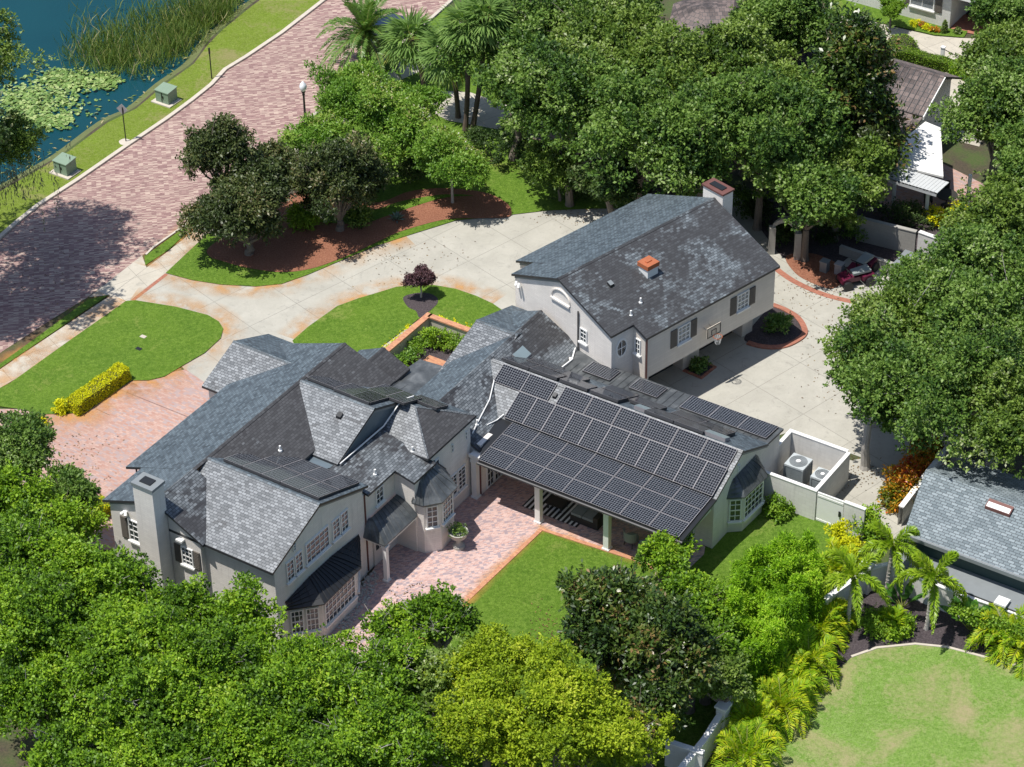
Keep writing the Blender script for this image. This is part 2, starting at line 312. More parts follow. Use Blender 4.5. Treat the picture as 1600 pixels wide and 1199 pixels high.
# ---------------------------------------------------------------- builders
rng = random.Random(7)
def tag(o, label=None, cat=None, group=None, kind=None):
    if label: o['label'] = label
    if cat: o['category'] = cat
    if group: o['group'] = group
    if kind: o['kind'] = kind
    return o
def empty(name, loc, label, cat, group=None):
    o = bpy.data.objects.new(name, None); COL.objects.link(o); o.location = loc; o.empty_display_size = .3
    return tag(o, label, cat, group)
def root_loc(p):
    while p.parent: p = p.parent
    return Vector(p.location)
class MB:
    """collects faces in world coordinates, then links them as ONE mesh"""
    def __init__(s, hint=None): s.v = []; s.f = []; s.m = []; s.uv = {}; s.hint = hint
    def add(s, pts, mi=0, uv=None):
        i = len(s.v); s.v += [tuple(p) for p in pts]; s.f.append(tuple(range(i, i + len(pts)))); s.m.append(mi)
        if uv: s.uv[len(s.f) - 1] = uv
    def prism(s, pts, d, mi=0, side=None, top=True, bottom=True):
        """pts: loop; d: extrusion vector"""
        side = mi if side is None else side; d = Vector(d); q = [Vector(p) for p in pts]
        nrm = Vector((0, 0, 0))
        for i in range(len(q)): nrm += q[i].cross(q[(i + 1) % len(q)])
        if nrm.dot(d) > 0: q = q[::-1]
        if top: s.add(q, mi)
        r = [p + d for p in q]
        if bottom: s.add(r[::-1], side)
        for i in range(len(q)):
            j = (i + 1) % len(q); s.add([q[j], q[i], r[i], r[j]], side)
    def box(s, F, u0, u1, v0, v1, z0, z1, mi=0):
        s.prism([F(u0, v0, z1), F(u1, v0, z1), F(u1, v1, z1), F(u0, v1, z1)], (0, 0, z0 - z1), mi)
    def tube(s, pts, rad, n=6, mi=0, cap=True):
        pts = [Vector(p) for p in pts]
        if isinstance(rad, (int, float)): rad = [rad] * len(pts)
        rings = []
        for i, p in enumerate(pts):
            d = (pts[min(i + 1, len(pts) - 1)] - pts[max(i - 1, 0)])
            if d.length < 1e-6: d = Vector((0, 0, 1))
            d.normalize(); a = d.orthogonal().normalized() if i == 0 else (a - d * a.dot(d)).normalized(); b = d.cross(a)
            base = len(s.v)
            for k in range(n):
                t = 2 * math.pi * k / n; s.v.append(tuple(p + (a * math.cos(t) + b * math.sin(t)) * rad[i]))
            rings.append(base)
        for i in range(len(rings) - 1):
            for k in range(n):
                k2 = (k + 1) % n
                s.f.append((rings[i] + k, rings[i] + k2, rings[i + 1] + k2, rings[i + 1] + k)); s.m.append(mi)
        if cap:
            s.f.append(tuple(rings[-1] + k for k in range(n))); s.m.append(mi)
            s.f.append(tuple(rings[0] + k for k in range(n))[::-1]); s.m.append(mi)
    def lathe(s, c, prof, n=14, mi=0):
        c = Vector(c); rings = []
        for r, z in prof:
            base = len(s.v)
            for k in range(n):
                t = 2 * math.pi * k / n; s.v.append((c.x + r * math.cos(t), c.y + r * math.sin(t), c.z + z))
            rings.append(base)
        for i in range(len(rings) - 1):
            for k in range(n):
                k2 = (k + 1) % n; s.f.append((rings[i] + k, rings[i] + k2, rings[i + 1] + k2, rings[i + 1] + k)); s.m.append(mi)
        s.f.append(tuple(rings[-1] + k for k in range(n))); s.m.append(mi)
        s.f.append(tuple(rings[0] + k for k in range(n))[::-1]); s.m.append(mi)
    def build(s, name, mats, parent=None, loc=None, smooth=False):
        mats = mats if isinstance(mats, (list, tuple)) else [mats]
        o0 = root_loc(parent) if parent else (Vector(loc) if loc is not None else Vector((0, 0, 0)))
        me = bpy.data.meshes.new(name)
        me.from_pydata([(a - o0.x, b - o0.y, c - o0.z) for a, b, c in s.v], [], s.f)
        for x in mats: me.materials.append(MAT[x])
        uvl = me.uv_layers.new(name='UVMap'); hint = s.hint or Vector((1, 0, 0))
        for p in me.polygons:
            p.material_index = s.m[p.index]; p.use_smooth = smooth
            if p.index in s.uv:
                for li, q in zip(p.loop_indices, s.uv[p.index]): uvl.data[li].uv = q
                continue
            n = p.normal
            h = Vector((-n.y, n.x, 0))
            h = h.normalized() if h.length > .05 else hint
            up = n.cross(h)
            for li in p.loop_indices:
                q = me.vertices[me.loops[li].vertex_index].co; uvl.data[li].uv = (q.dot(h) + 50, q.dot(up) + 50)
        o = bpy.data.objects.new(name, me); COL.objects.link(o)
        if parent: o.parent = parent
        elif loc is not None: o.location = o0
        return o
def smooth_poly(pts, sub=6, closed=True):
    """Catmull-Rom through points"""
    n = len(pts); out = []
    rngi = range(n) if closed else range(n - 1)
    for i in rngi:
        if closed: p0, p1, p2, p3 = pts[i - 1], pts[i], pts[(i + 1) % n], pts[(i + 2) % n]
        else: p0, p1, p2, p3 = pts[max(i - 1, 0)], pts[i], pts[i + 1], pts[min(i + 2, n - 1)]
        for k in range(sub):
            t = k / sub
            out.append(.5 * ((2 * p1) + (p2 - p0) * t + (2 * p0 - 5 * p1 + 4 * p2 - p3) * t * t + (3 * p1 - p0 - 3 * p2 + p3) * t ** 3))
    if not closed: out.append(pts[-1])
    return out
def sheet(name, px, z, mat, edge=None, smooth=False, kind='structure', sub=5, thick=None, world=None):
    pts = world if world else [W(x, y, 0) for x, y in px]
    if smooth: pts = smooth_poly(pts, sub)
    pts = [Vector((p.x, p.y, z)) for p in pts]
    m = MB(S.e); m.prism(pts, (0, 0, -(thick or .004)), 0, 1 if edge else 0, bottom=False)
    o = m.build(name, [mat] + ([edge] if edge else []))
    return tag(o, kind=kind)
def ribbon(name, pts, width, z0, z1, mat, closed=False, kind='structure', side=0.5):
    """kerb-like strip following points; side .5 = centred"""
    n = len(pts); A = []; B = []
    for i, p in enumerate(pts):
        a = pts[i - 1] if (i > 0 or closed) else p; b = pts[(i + 1) % n] if (i < n - 1 or closed) else p
        d = (b - a); d.z = 0; d.normalize(); nn = Vector((-d.y, d.x, 0))
        A.append(Vector((p.x, p.y, z1)) + nn * width * side); B.append(Vector((p.x, p.y, z1)) - nn * width * (1 - side))
    m = MB(S.e)
    for i in range(n if closed else n - 1):
        j = (i + 1) % n
        m.add([B[i], B[j], A[j], A[i]])
        dz = Vector((0, 0, z0 - z1))
        m.add([A[i], A[j], A[j] + dz, A[i] + dz]); m.add([B[j], B[i], B[i] + dz, B[j] + dz])
    return m, A, B
def kerb(name, px, width, z0, z1, mat, smooth=True, kind='structure', side=.5, world=None, closed=False):
    pts = world or [W(x, y, 0) for x, y in px]
    if smooth: pts = smooth_poly(pts, 6, closed)
    m, A, B = ribbon(name, pts, width, z0, z1, mat, closed, side=side)
    return tag(m.build(name, mat), kind=kind)
def stain(px, width, z, smooth=True, flip=False):
    pts = [W(x, y, 0) for x, y in px]
    if smooth: pts = smooth_poly(pts, 6, False)
    _, A, B = ribbon('', pts, width, z, z, '', side=0 if flip else 1)
    m = MB()
    for i in range(len(pts) - 1):
        if flip: m.add([A[i], A[i + 1], B[i + 1], B[i]][::-1], uv=[(0, 1), (0, 1), (0, 0), (0, 0)][::-1])
        else: m.add([B[i], B[i + 1], A[i + 1], A[i]], uv=[(0, 1), (0, 1), (0, 0), (0, 0)])
    return m
# ---- houses
def slab(m, pts, mi=0, t=.13, side=2):
    m.prism(pts, (0, 0, -t), mi, side)
def gable(par, F, axis, r0, r1, rp, zr, en, zn, ep, zp, z0=0., mats=('slate_mix', 'slate_mix'), oh=.28, ohr=(.12, .12), wall='wall', name='roof', t=.13, walls=True, wn='wall', cap=True, r0b=None):
    """ridge runs along axis from r0 to r1 at rp,zr; eaves at en (low side) and ep (high side)"""
    P = (lambda r, x, z: F(r, x, z)) if axis == 'u' else (lambda r, x, z: F(x, r, z))
    m = MB(F.e)
    slab(m, [P(r0, en, zn), P(r1, en, zn), P(r1, rp, zr), P(r0, rp, zr)], 0, t)
    rb = r0 if r0b is None else r0b; slab(m, [P(rb, ep, zp), P(r1, ep, zp), P(r1, rp, zr), P(rb, rp, zr)], 1, t)
    if cap:
        m.prism([P(r0, rp - .1, zr - .1 * (zr - zn) / abs(rp - en) + .02), P(r0, rp, zr + .03), P(r0, rp + .1, zr - .1 * (zr - zp) / abs(rp - ep) + .02)], P(r1, 0, 0) - P(r0, 0, 0), 1)
    ro = m.build(name, [mats[0], mats[1], 'trim_dark'], par)
    if walls:
        a, b = (r0 if r0b is None else r0b) + ohr[0], r1 - ohr[1]
        wn_, wp = en + oh, ep - oh
        kn = (zr - zn) / (rp - en); kp = (zr - zp) / (ep - rp)
        q = [P(a, wn_, z0), P(a, wn_, zn + oh * kn - .07), P(a, rp, zr - .07), P(a, wp, zp + oh * kp - .07), P(a, wp, z0)]
        mw = MB(F.e); mw.prism(q, P(b, 0, 0) - P(a, 0, 0)); mw.build(wn, wall, par)
        # frieze board under both rakes, proud of the wall
        for rr, sgn in ((a, -1), (b, 1)):
            fb = MB(F.e)
            for (x0, z_0, x1, z_1) in ((wn_, zn + oh * kn - .13, rp, zr - .13), (wp, zp + oh * kp - .13, rp, zr - .13)):
                fb.prism([P(rr, x0, z_0), P(rr, x1, z_1), P(rr, x1, z_1 - .16), P(rr, x0, z_0 - .16)], (P(1, 0, 0) - P(0, 0, 0)) * sgn * .04)
            fb.build('rake_board', 'trim_grey', par)
    return ro
def window(par, F, plane, c, sgn, a0, a1, z0, z1, cols=2, rows=3, shut=None, sill=True, pane='glass', fr=.06, mat='white'):
    """plane 'u': wall u=c, spans v a0..a1 ; plane 'v': wall v=c, spans u"""
    P = (lambda a, d, z: F(c + sgn * d, a, z)) if plane == 'u' else (lambda a, d, z: F(a, c + sgn * d, z))
    def bx(m, x0, x1, zz0, zz1, d0, d1): m.prism([P(x0, d1, zz0), P(x1, d1, zz0), P(x1, d1, zz1), P(x0, d1, zz1)], P(0, d0, 0) - P(0, d1, 0))
    m = MB(F.e)
    for x0, x1, q0, q1 in ((a0, a0 + fr, z0, z1), (a1 - fr, a1, z0, z1), (a0 + fr, a1 - fr, z0, z0 + fr), (a0 + fr, a1 - fr, z1 - fr, z1)): bx(m, x0, x1, q0, q1, -.02, .06)
    for i in range(1, cols):
        x = a0 + (a1 - a0) * i / cols; bx(m, x - .018, x + .018, z0 + fr, z1 - fr, .012, .038)
    for i in range(1, rows):
        x = z0 + (z1 - z0) * i / rows; hw = .03 if (rows % 2 == 0 and i == rows // 2) else .018
        bx(m, a0 + fr, a1 - fr, x - hw, x + hw, .012, .042)
    if sill: bx(m, a0 - .06, a1 + .06, z0 - .09, z0 - .002, -.02, .13)
    o = m.build('window', mat, par)
    g = MB(F.e); bx(g, a0 + fr * .5, a1 - fr * .5, z0 + fr * .5, z1 - fr * .5, -.03, .02); g.build('pane', pane, o)
    if shut:
        for x0, x1 in ((a0 - .05 - shut, a0 - .05), (a1 + .05, a1 + .05 + shut)):
            sm = MB(F.e); bx(sm, x0, x1, z0 - .02, z1, 0, .05)
            k = int((z1 - z0) / .09)
            for i in range(k): zz = z0 + .04 + i * .09; bx(sm, x0 + .05, x1 - .05, zz, zz + .05, .052, .066)
            sm.build('shutter', 'shutter', par)
    return o


# ---- foliage
def quads_mesh(name, V, rnd, mat, parent=None, loc=None, extra=None):
    """V: (n,4,3) array of leaf corners in world coordinates"""
    n = len(V); o0 = root_loc(parent) if parent else Vector(loc or (0, 0, 0))
    co = (V.reshape(-1, 3) - np.array(o0)).astype(np.float32)
    me = bpy.data.meshes.new(name)
    me.vertices.add(4 * n); me.vertices.foreach_set('co', co.ravel())
    me.loops.add(4 * n); me.loops.foreach_set('vertex_index', np.arange(4 * n, dtype=np.int32))
    me.polygons.add(n); me.polygons.foreach_set('loop_start', np.arange(0, 4 * n, 4, dtype=np.int32))
    at = me.attributes.new('rnd', 'FLOAT', 'FACE'); at.data.foreach_set('value', rnd.astype(np.float32))
    me.materials.append(MAT[mat]); me.update()
    o = bpy.data.objects.new(name, me); COL.objects.link(o)
    if parent: o.parent = parent
    elif loc is not None: o.location = o0
    return o
def unit(a): return a / np.maximum(np.linalg.norm(a, axis=-1, keepdims=True), 1e-9)
def leafquads(base, d, nrm, ln, wd):
    """rhombic leaves: base point, direction, normal"""
    s = unit(np.cross(d, nrm)); ln = ln[:, None]; wd = wd[:, None]
    mid = base + d * ln * .5
    droop = unit(nrm) * ln * .10
    return np.stack([base, mid + s * wd * .5 + droop, base + d * ln - droop * .4, mid - s * wd * .5 + droop], 1)
def puff_leaves(r, centers, radii, tufts, per, leaf, wr=.55, up=.35, flat=.8):
    """puffs (sub crowns): tufts on their shells, leaves radiating from each tuft"""
    nt_ = np.maximum(6, (tufts * (radii / radii.mean()) ** 2)).astype(int)
    idx = np.repeat(np.arange(len(centers)), nt_)
    d = unit(r.normal(size=(len(idx), 3)) + np.array([0, 0, up]))
    rad = radii[idx][:, None] * (1.12 - .62 * r.random((len(idx), 1)) ** 1.4)
    ax = unit(r.normal(size=(len(centers), 3)) * np.array([1, 1, .5])); st = .35 + .75 * r.random((len(centers), 1))
    spr = np.where(r.random((len(idx), 1)) < .10, 1.35, 1.0)
    off = d * rad * np.array([1, 1, flat]) * spr; off = off + ax[idx] * np.sum(off * ax[idx], 1, keepdims=True) * st[idx]
    tp = centers[idx] + off
    trand = r.random(len(idx)) * .22
    prand = (r.random(len(centers)) * .32 + .16 * np.sin(centers @ np.array([1.3, .9, 1.7])))[idx]
    li = np.repeat(np.arange(len(tp)), per)
    ld = unit(d[li] * .7 + r.normal(size=(len(li), 3)) * .75)
    nr = unit(r.normal(size=(len(li), 3)) * .6 + np.array([0, 0, 1.0]) + d[li] * .4)
    ln = leaf * (.7 + .6 * r.random(len(li)))
    base = tp[li] + r.normal(size=(len(li), 3)) * leaf * .35
    V = leafquads(base, ld, nr, ln, ln * wr)
    rnd = np.clip(trand[li] + prand[li] + r.random(len(li)) * .42, 0, 1)
    return V, rnd
def crown_puffs(r, c, rad, n, pr, shape='round', under=.35, lobes=True):
    rad = np.array(rad, float); c = np.array(c, float)
    if shape == 'cone' or not lobes or n < 26:
        d = unit(r.normal(size=(n * 3, 3))); d = d[d[:, 2] > -under][:n]
        lob = unit(r.normal(size=(9, 3))); k = .74 + .34 * np.max(np.clip(d @ lob.T, 0, 1) ** 8, axis=1) + r.normal(size=len(d)) * .07
        p = d * (k * (1 - .35 * (r.random(len(d)) ** 3)))[:, None]
        if shape == 'cone':
            zz = (p[:, 2] + 1) / 2; f = np.clip(1.15 - .85 * zz, .15, 1) * (1 + .16 * np.sin(zz * 17 + 3 * np.arctan2(p[:, 1], p[:, 0]))); p[:, 0] *= f; p[:, 1] *= f
        p = p * rad * .9 + c
    else:
        # the crown is a gathering of limbs' sub crowns of unequal size, so the outline is broken
        nl = int(np.clip(rad[0] * 2.6 + 3, 5, 14)); ld = unit(r.normal(size=(nl * 4, 3))); ld = ld[ld[:, 2] > -.3][:nl]; nl = len(ld)
        lr = (.26 + .28 * r.random(nl)) * min(1.0, 1.9 / rad[0] ** .35); lc = ld * (1.0 - lr * .7)[:, None] * (1 + .16 * r.normal(size=(nl, 1)))
        lc[0] = (0, 0, .15); lr[0] = .5
        w_ = lr ** 2; idx = r.choice(nl, n, p=w_ / w_.sum()); d = unit(r.normal(size=(n, 3)) + np.array([0, 0, .35])); d[:, 2] = np.where(d[:, 2] < -under - .15, -d[:, 2], d[:, 2])
        p = lc[idx] + d * (lr[idx] * (1 - .25 * r.random(n) ** 2))[:, None]
        # holes where limbs have thinned
        for _ in range(int(6 + 3.5 * rad[0])):
            h = unit(r.normal(size=3) + np.array([0, -.5, .6])) * .85; keep = np.linalg.norm(p - h, axis=1) > .09 + .13 * r.random(); p = p[keep]
        p = p * rad + c + r.normal(size=p.shape) * pr * .35
    rr = pr * (.55 + .75 * r.random(len(p)))
    return p, rr
def tree(name, base, c, rad, mat, label, cat='tree', group=None, n=46, pr=.62, tufts=34, per=7, leaf=.17, seed=1, shape='round', bark='bark', tr=.2, trunk=True, wr=.55, under=.35, dead=0, limbs=9):
    r = np.random.default_rng(seed); base = Vector(base); c = Vector(c)
    o = empty(name, base, label, cat, group)
    p, rr = crown_puffs(r, c, rad, n, pr, shape, under)
    V, rnd = puff_leaves(r, p, rr, tufts, per, leaf, wr)
    quads_mesh('crown', V, rnd, mat, o)
    if trunk:
        m = MB(); fork = base + (c - base) * .42; fork.z = max(base.z + .4, c.z - rad[2] * .75)
        mid = (base + fork) / 2 + Vector((r.normal() * .1, r.normal() * .1, 0))
        m.tube([base + Vector((0, 0, -.1)), base + Vector((0, 0, .25)), mid, fork], [tr * 1.6, tr * 1.15, tr, tr * .85], 9)
        for i in range(limbs):
            q = Vector(p[int(r.integers(len(p)))]); k = fork + (q - fork) * .5 + Vector((0, 0, -.12 * rad[2]))
            m.tube([fork, k, q], [tr * .55, tr * .32, tr * .1], 6)
            for _ in range(2):
                e = q + Vector(r.normal(size=3)) * pr; m.tube([k + (q - k) * .5, e], [tr * .2, tr * .05], 4, cap=False)
        for i in range(dead * 2):
            q = Vector(p[int(r.integers(len(p)))]); out = (q - c).normalized(); m.tube([fork, fork.lerp(q, .5) + Vector((0, 0, -.1)), q - out * pr * .55], [tr * .4, tr * .25, .04], 5, cap=False); s0 = q - out * pr * .6; tip = q + out * pr * .7
            m.tube([s0, q, tip], [.04, .028, .014], 4, cap=False)
            for _ in range(7):
                t_ = r.uniform(.2, 1); a_ = s0.lerp(tip, t_); dd = (out + Vector(r.normal(size=3)) * .8).normalized(); l_ = r.uniform(.25, .6)
                k_ = a_ + dd * l_ * .5; m.tube([a_, k_, k_ + (dd + Vector(r.normal(size=3)) * .5) * l_ * .5], [.018, .012, .005], 3, cap=False)
        m.build('trunk', bark, o)
    return o
def frond(r, p0, az, ln, rise, droop, leaf, nl=26, wid=.035, ang=.9, plume=False, vshape=.35):
    """a pinnate palm leaf: returns leaflet quads and rachis points"""
    dirh = np.array([math.cos(az), math.sin(az), 0.]); side = np.array([-dirh[1], dirh[0], 0.])
    t = np.linspace(0, 1, nl + 2)
    x = ln * t * (1 - .12 * t); z = rise * ln * t - droop * ln * t ** 2.2
    P = np.array(p0)[None] + dirh[None] * x[:, None] + np.array([0, 0, 1.])[None] * z[:, None]
    tang = unit(np.gradient(P, axis=0)); upv = unit(np.cross(tang, side[None]) * -1)
    upv = np.where(upv[:, 2:3] < 0, -upv, upv)
    Q = []
    for sg in (-1, 1):
        for rep in range(3 if plume else 1):
            i = np.arange(2, nl + 2); tt = t[i]
            L_ = leaf * (np.sin(np.pi * np.clip(tt * .92 + .08, 0, 1)) * .85 + .22)
            if plume: a = r.uniform(-1.2, 1.4, len(i)); sd_ = side[None] * sg * np.cos(a)[:, None] + upv[i] * np.sin(a)[:, None]
            else: sd_ = side[None] * sg + upv[i] * vshape * (.5 + r.random((len(i), 1)))
            d = unit(tang[i] * ang + sd_ + np.array([0, 0, -.25]) * tt[:, None] + r.normal(size=(len(i), 3)) * .08)
            nr = unit(upv[i] + r.normal(size=(len(i), 3)) * .2)
            Q.append(leafquads(P[i], d, nr, L_, np.full(len(i), wid) * 2))
    return np.concatenate(Q), P
def palm(name, base, top, mat, label, cat='palm', group=None, seed=1, nf=34, ln=2.6, leaf=.6, wid=.03, tr=.16, bark='bark_palm', plume=False, elev=(-.55, 1.3), droop=.55, nl=26, trunk=True, vshape=.35):
    r = np.random.default_rng(seed); base = Vector(base); top = Vector(top)
    o = empty(name, base, label, cat, group); Q = []; RN = []; ra = MB()
    for i in range(nf):
        az = i * 2.399 + r.normal() * .15; e = elev[0] + (elev[1] - elev[0]) * (i / nf) + r.normal() * .08
        L1 = ln * (.85 + .25 * r.random()); q, P = frond(r, top, az, L1 * math.cos(e) ** .6 if e > 0 else L1 * .95, math.tan(min(e, 1.15)), droop * (1 + max(0, e) * .6), leaf, nl, wid, plume=plume, vshape=vshape)
        Q.append(q); RN.append(np.clip(r.random(len(q)) * .35 + r.random() * .3 + (.35 if e < -.2 else .12), 0, 1))
        ra.tube(P[::4], [.03, *([.018] * (len(P[::4]) - 2)), .006], 4, cap=False)
    ra_o = quads_mesh('fronds', np.concatenate(Q), np.concatenate(RN), mat, o)
    ra.build('frond_stalks', 'stalk', o)
    if trunk:
        m = MB(); n = 9; pts = [base + (top - base) * (i / n) + Vector((math.sin(i) * .015, math.cos(i * 1.7) * .015, 0)) for i in range(n + 1)]
        m.tube(pts, [tr * 1.35] + [tr * (1 - .18 * i / n) for i in range(1, n + 1)], 9)
        for i in range(14):
            p = base + (top - base) * ((i + .5) / 14); m.lathe(p, [(tr * 1.02, -.02), (tr * 1.08, 0), (tr * 1.02, .02)], 9)
        m.build('trunk', bark, o)
    return o

def fan_palm(name, base, top, label, seed, nf=30, r_=1.25, group=None, mat='leaf_sabal', tr=.15):
    r = np.random.default_rng(seed); base = Vector(base); top = Vector(top)
    o = empty(name, base, label, 'palm', group); Q = []; RN = []; st = MB()
    for i in range(nf):
        az = i * 2.399; e = -.8 + 2.0 * i / nf + r.normal() * .1
        d = np.array([math.cos(az) * math.cos(e), math.sin(az) * math.cos(e), math.sin(e)])
        hub = np.array(top) + d * r_ * .55 + np.array([0, 0, -.12 * (1 - math.sin(e))])
        st.tube([top, hub], [.022, .014], 4, cap=False)
        side = unit(np.cross(d, [0, 0, 1.])); upn = np.cross(side, d)
        k = 22; a = np.linspace(-1.9, 1.9, k)
        dd = unit(d[None] * np.cos(a)[:, None] + side[None] * np.sin(a)[:, None] + np.array([0, 0, -.25]) + r.normal(size=(k, 3)) * .07)
        Q.append(leafquads(np.repeat(hub[None], k, 0), dd, np.repeat(upn[None], k, 0) + r.normal(size=(k, 3)) * .25, r_ * (.62 + .25 * np.cos(a * .7)), np.full(k, .13)))
        RN.append(np.clip(r.random(k) * .4 + r.random() * .35 + (.25 if e < -.4 else 0), 0, 1))
    quads_mesh('fronds', np.concatenate(Q), np.concatenate(RN), mat, o); st.build('frond_stalks', 'stalk', o)
    m = MB(); n = 8; bend = Vector((.12, 0, 0))
    m.tube([base + (top - base) * (i / n) + bend * math.sin(i / n * 3.1) for i in range(n + 1)], [tr * 1.3] + [tr] * (n - 1) + [tr * 1.25], 9); m.build('trunk', 'bark_palm', o)
    return o
def hedge_box(name, F, u0, u1, v0, v1, h, mat, label, cat='hedge', group=None, seed=1, leaf=.1, dens=420, rnd_off=0., round_=.12, name2='foliage'):
    """clipped hedge: leaves all over a rounded box, solid twiggy core"""
    r = np.random.default_rng(seed); o = empty(name, F((u0 + u1) / 2, (v0 + v1) / 2, 0), label, cat, group)
    du, dv = u1 - u0, v1 - v0; A = [du * dv, du * h, du * h, dv * h, dv * h]; n = int(dens * sum(A))
    f = r.choice(5, n, p=np.array(A) / sum(A)); a = r.random(n); b = r.random(n)
    X = np.zeros((n, 3)); Nn = np.zeros((n, 3))
    for k, (fn, nn) in enumerate(((lambda a, b: (u0 + a * du, v0 + b * dv, h + 0 * a), (0, 0, 1)), (lambda a, b: (u0 + a * du, v0 + 0 * a, b * h), (0, -1, 0)), (lambda a, b: (u0 + a * du, v1 + 0 * a, b * h), (0, 1, 0)),
                                   (lambda a, b: (u0 + 0 * a, v0 + a * dv, b * h), (-1, 0, 0)), (lambda a, b: (u1 + 0 * a, v0 + a * dv, b * h), (1, 0, 0)))):
        s = f == k; x, y, z = fn(a[s], b[s]); X[s] = np.stack([x, y, z], 1); Nn[s] = nn
    c = np.array([(u0 + u1) / 2, (v0 + v1) / 2, h / 2]); X += unit(X - c) * (r.normal(size=(n, 1)) * .03) 
    hs = np.array([du / 2, dv / 2, h / 2]); q = np.abs(X - c) / hs; e = np.sort(q, 1)[:, 1]; X = c + (X - c) * (1 - round_ * .5 * np.clip(e - .75, 0, 1)[:, None] ** 1)
    X += np.sin(X[:, [1, 2, 0]] * 4.1 + seed) * .03
    E_ = np.array([F.e, F.n, (0, 0, 1)]); Wd = np.array(F.o) + X @ E_; Nw = Nn @ E_
    d = unit(Nw * .5 + r.normal(size=(n, 3)) * .8 + np.array([0, 0, .4])); V = leafquads(Wd - Nw * .03, d, unit(Nw + r.normal(size=(n, 3)) * .6), leaf * (.6 + .8 * r.random(n)), leaf * .7 * (.6 + .8 * r.random(n)))
    quads_mesh(name2, V, r.random(n), mat, o)
    m = MB(); m.box(F, u0 + .05, u1 - .05, v0 + .05, v1 - .05, 0, h - .05); m.build('branches', 'twig', o)
    return o

def bush(name, base, rad, mat, label, cat='bush', group=None, seed=1, n=14, pr=.22, tufts=20, per=6, leaf=.11, wr=.55, core=True):
    r = np.random.default_rng(seed); base = Vector(base)
    o = empty(name, base, label, cat, group)
    p, rr = crown_puffs(r, base + Vector((0, 0, rad[2] * .55)), (rad[0], rad[1], rad[2] * .6), n, pr, under=.6)
    V, rnd = puff_leaves(r, p, rr, tufts, per, leaf, wr); quads_mesh('foliage', V, rnd, mat, o)
    if core:
        m = MB()
        for i in range(7):
            q = Vector(p[int(r.integers(len(p)))]); m.tube([base, (base + q) / 2 + Vector((0, 0, .05)), q], [.03, .02, .01], 4)
        m.build('stems', 'bark', o)
    return o
def dome(name, base, rad, mat, label, cat='bush', group=None, seed=1, leaf=.09, dens=380):
    """clipped round shrub"""
    r = np.random.default_rng(seed); base = Vector(base); o = empty(name, base, label, cat, group)
    n = int(dens * 4 * max(rad[0], rad[1]) * max(rad)); d = unit(r.normal(size=(n, 3))); d[:, 2] = np.abs(d[:, 2]) - .05
    P = np.array(base) + d * np.array(rad) * (1 + .03 * r.normal(size=(n, 1)))
    V = leafquads(P, unit(d * .5 + r.normal(size=(n, 3)) * .8), unit(d + r.normal(size=(n, 3)) * .5), leaf * (.6 + .8 * r.random(n)), leaf * .7 * (.6 + .8 * r.random(n)))
    quads_mesh('foliage', V, r.random(n), mat, o)
    m = MB(); m.lathe(base, [(rad[0] * .7, 0), (rad[0] * .9, rad[2] * .3), (rad[0] * .75, rad[2] * .65), (rad[0] * .3, rad[2] * .9)], 12); m.build('branches', 'twig', o)
    return o
# ---------------------------------------------------------------- ground and paving
shore_px = [(-160, 400), (-60, 330), (10, 290), (60, 262), (100, 238), (165, 190), (210, 168), (255, 130), (300, 98), (322, 68), (345, 45), (385, 12), (420, -14), (520, -90), (640, -170)]
shore = smooth_poly([W(x, y, 0) for x, y in shore_px], 5, False)
far = [Vector((140, 420, 0)), Vector((420, 420, 0)), Vector((420, -120, 0)), Vector((-420, -120, 0)), Vector((-420, 30, 0)), Vector((-120, 100, 0))]
m = MB(); m.add([Vector((p.x, p.y, 0)) for p in ([Vector((60, 420, 0))] + [Vector((40, 250, 0))] + shore[::-1] + far[:0:-1] + [Vector((420, 420, 0))])][::-1])
me_o = m.build('ground', 'ground')
if me_o.data.polygons[0].normal.z < 0:
    me_o.data.flip_normals()
tag(me_o, kind='structure')
m = MB(); ins = []
for i, p in enumerate(shore):
    a = shore[max(i - 1, 0)]; b = shore[min(i + 1, len(shore) - 1)]; d = (b - a).normalized(); ins.append(p + Vector((-d.y, d.x, 0)) * 2.6)
for i in range(len(shore) - 1):
    m.add([shore[i], shore[i + 1], ins[i + 1] + Vector((0, 0, -.9)), ins[i] + Vector((0, 0, -.9))])
tag(m.build('lake_shore', 'lake_bed'), kind='structure')
m = MB(); m.add([Vector(p) for p in ((-420, 40, -.92), (90, 40, -.92), (90, 420, -.92), (-420, 420, -.92))]); tag(m.build('lake_bed', 'lake_bed'), kind='structure')
m = MB(); m.add([Vector(p) for p in ((-420, 40, -.22), (90, 40, -.22), (90, 420, -.22), (-420, 420, -.22))]); tag(m.build('lake_water', 'water'), kind='structure')

RL = [(-140, 520), (-60, 448), (0, 372), (25, 350), (60, 322), (122, 282), (200, 228), (262, 186), (300, 158), (330, 134), (352, 110), (385, 90), (440, 53), (498, 8), (560, -42), (640, -100)]
RR = [(-140, 660), (0, 552), (80, 500), (137, 465), (222, 400), (240, 388), (306, 342), (378, 285), (447, 212), (487, 184), (540, 146), (588, 104), (640, 60), (690, 16), (730, -20), (820, -100)]
sheet('street', RL + RR[::-1], .012, 'road')
sheet('verge_grass', [(-140, 520), (-160, 402)] + [(x + 3, y + 3) for x, y in shore_px[1:-2]] + [(560, -42), (498, 8), (440, 53), (385, 90), (352, 110), (330, 134), (300, 158), (262, 186), (200, 228), (122, 282), (60, 322), (25, 350), (0, 372), (-60, 448)], .05, 'verge')
kerb('street_kerb', RL, .26, 0, .12, 'kerb', smooth=False)
kerb('street_kerb', [(487, 184), (540, 146), (588, 104), (640, 60), (690, 16), (730, -20)], .22, 0, .12, 'kerb', smooth=False)
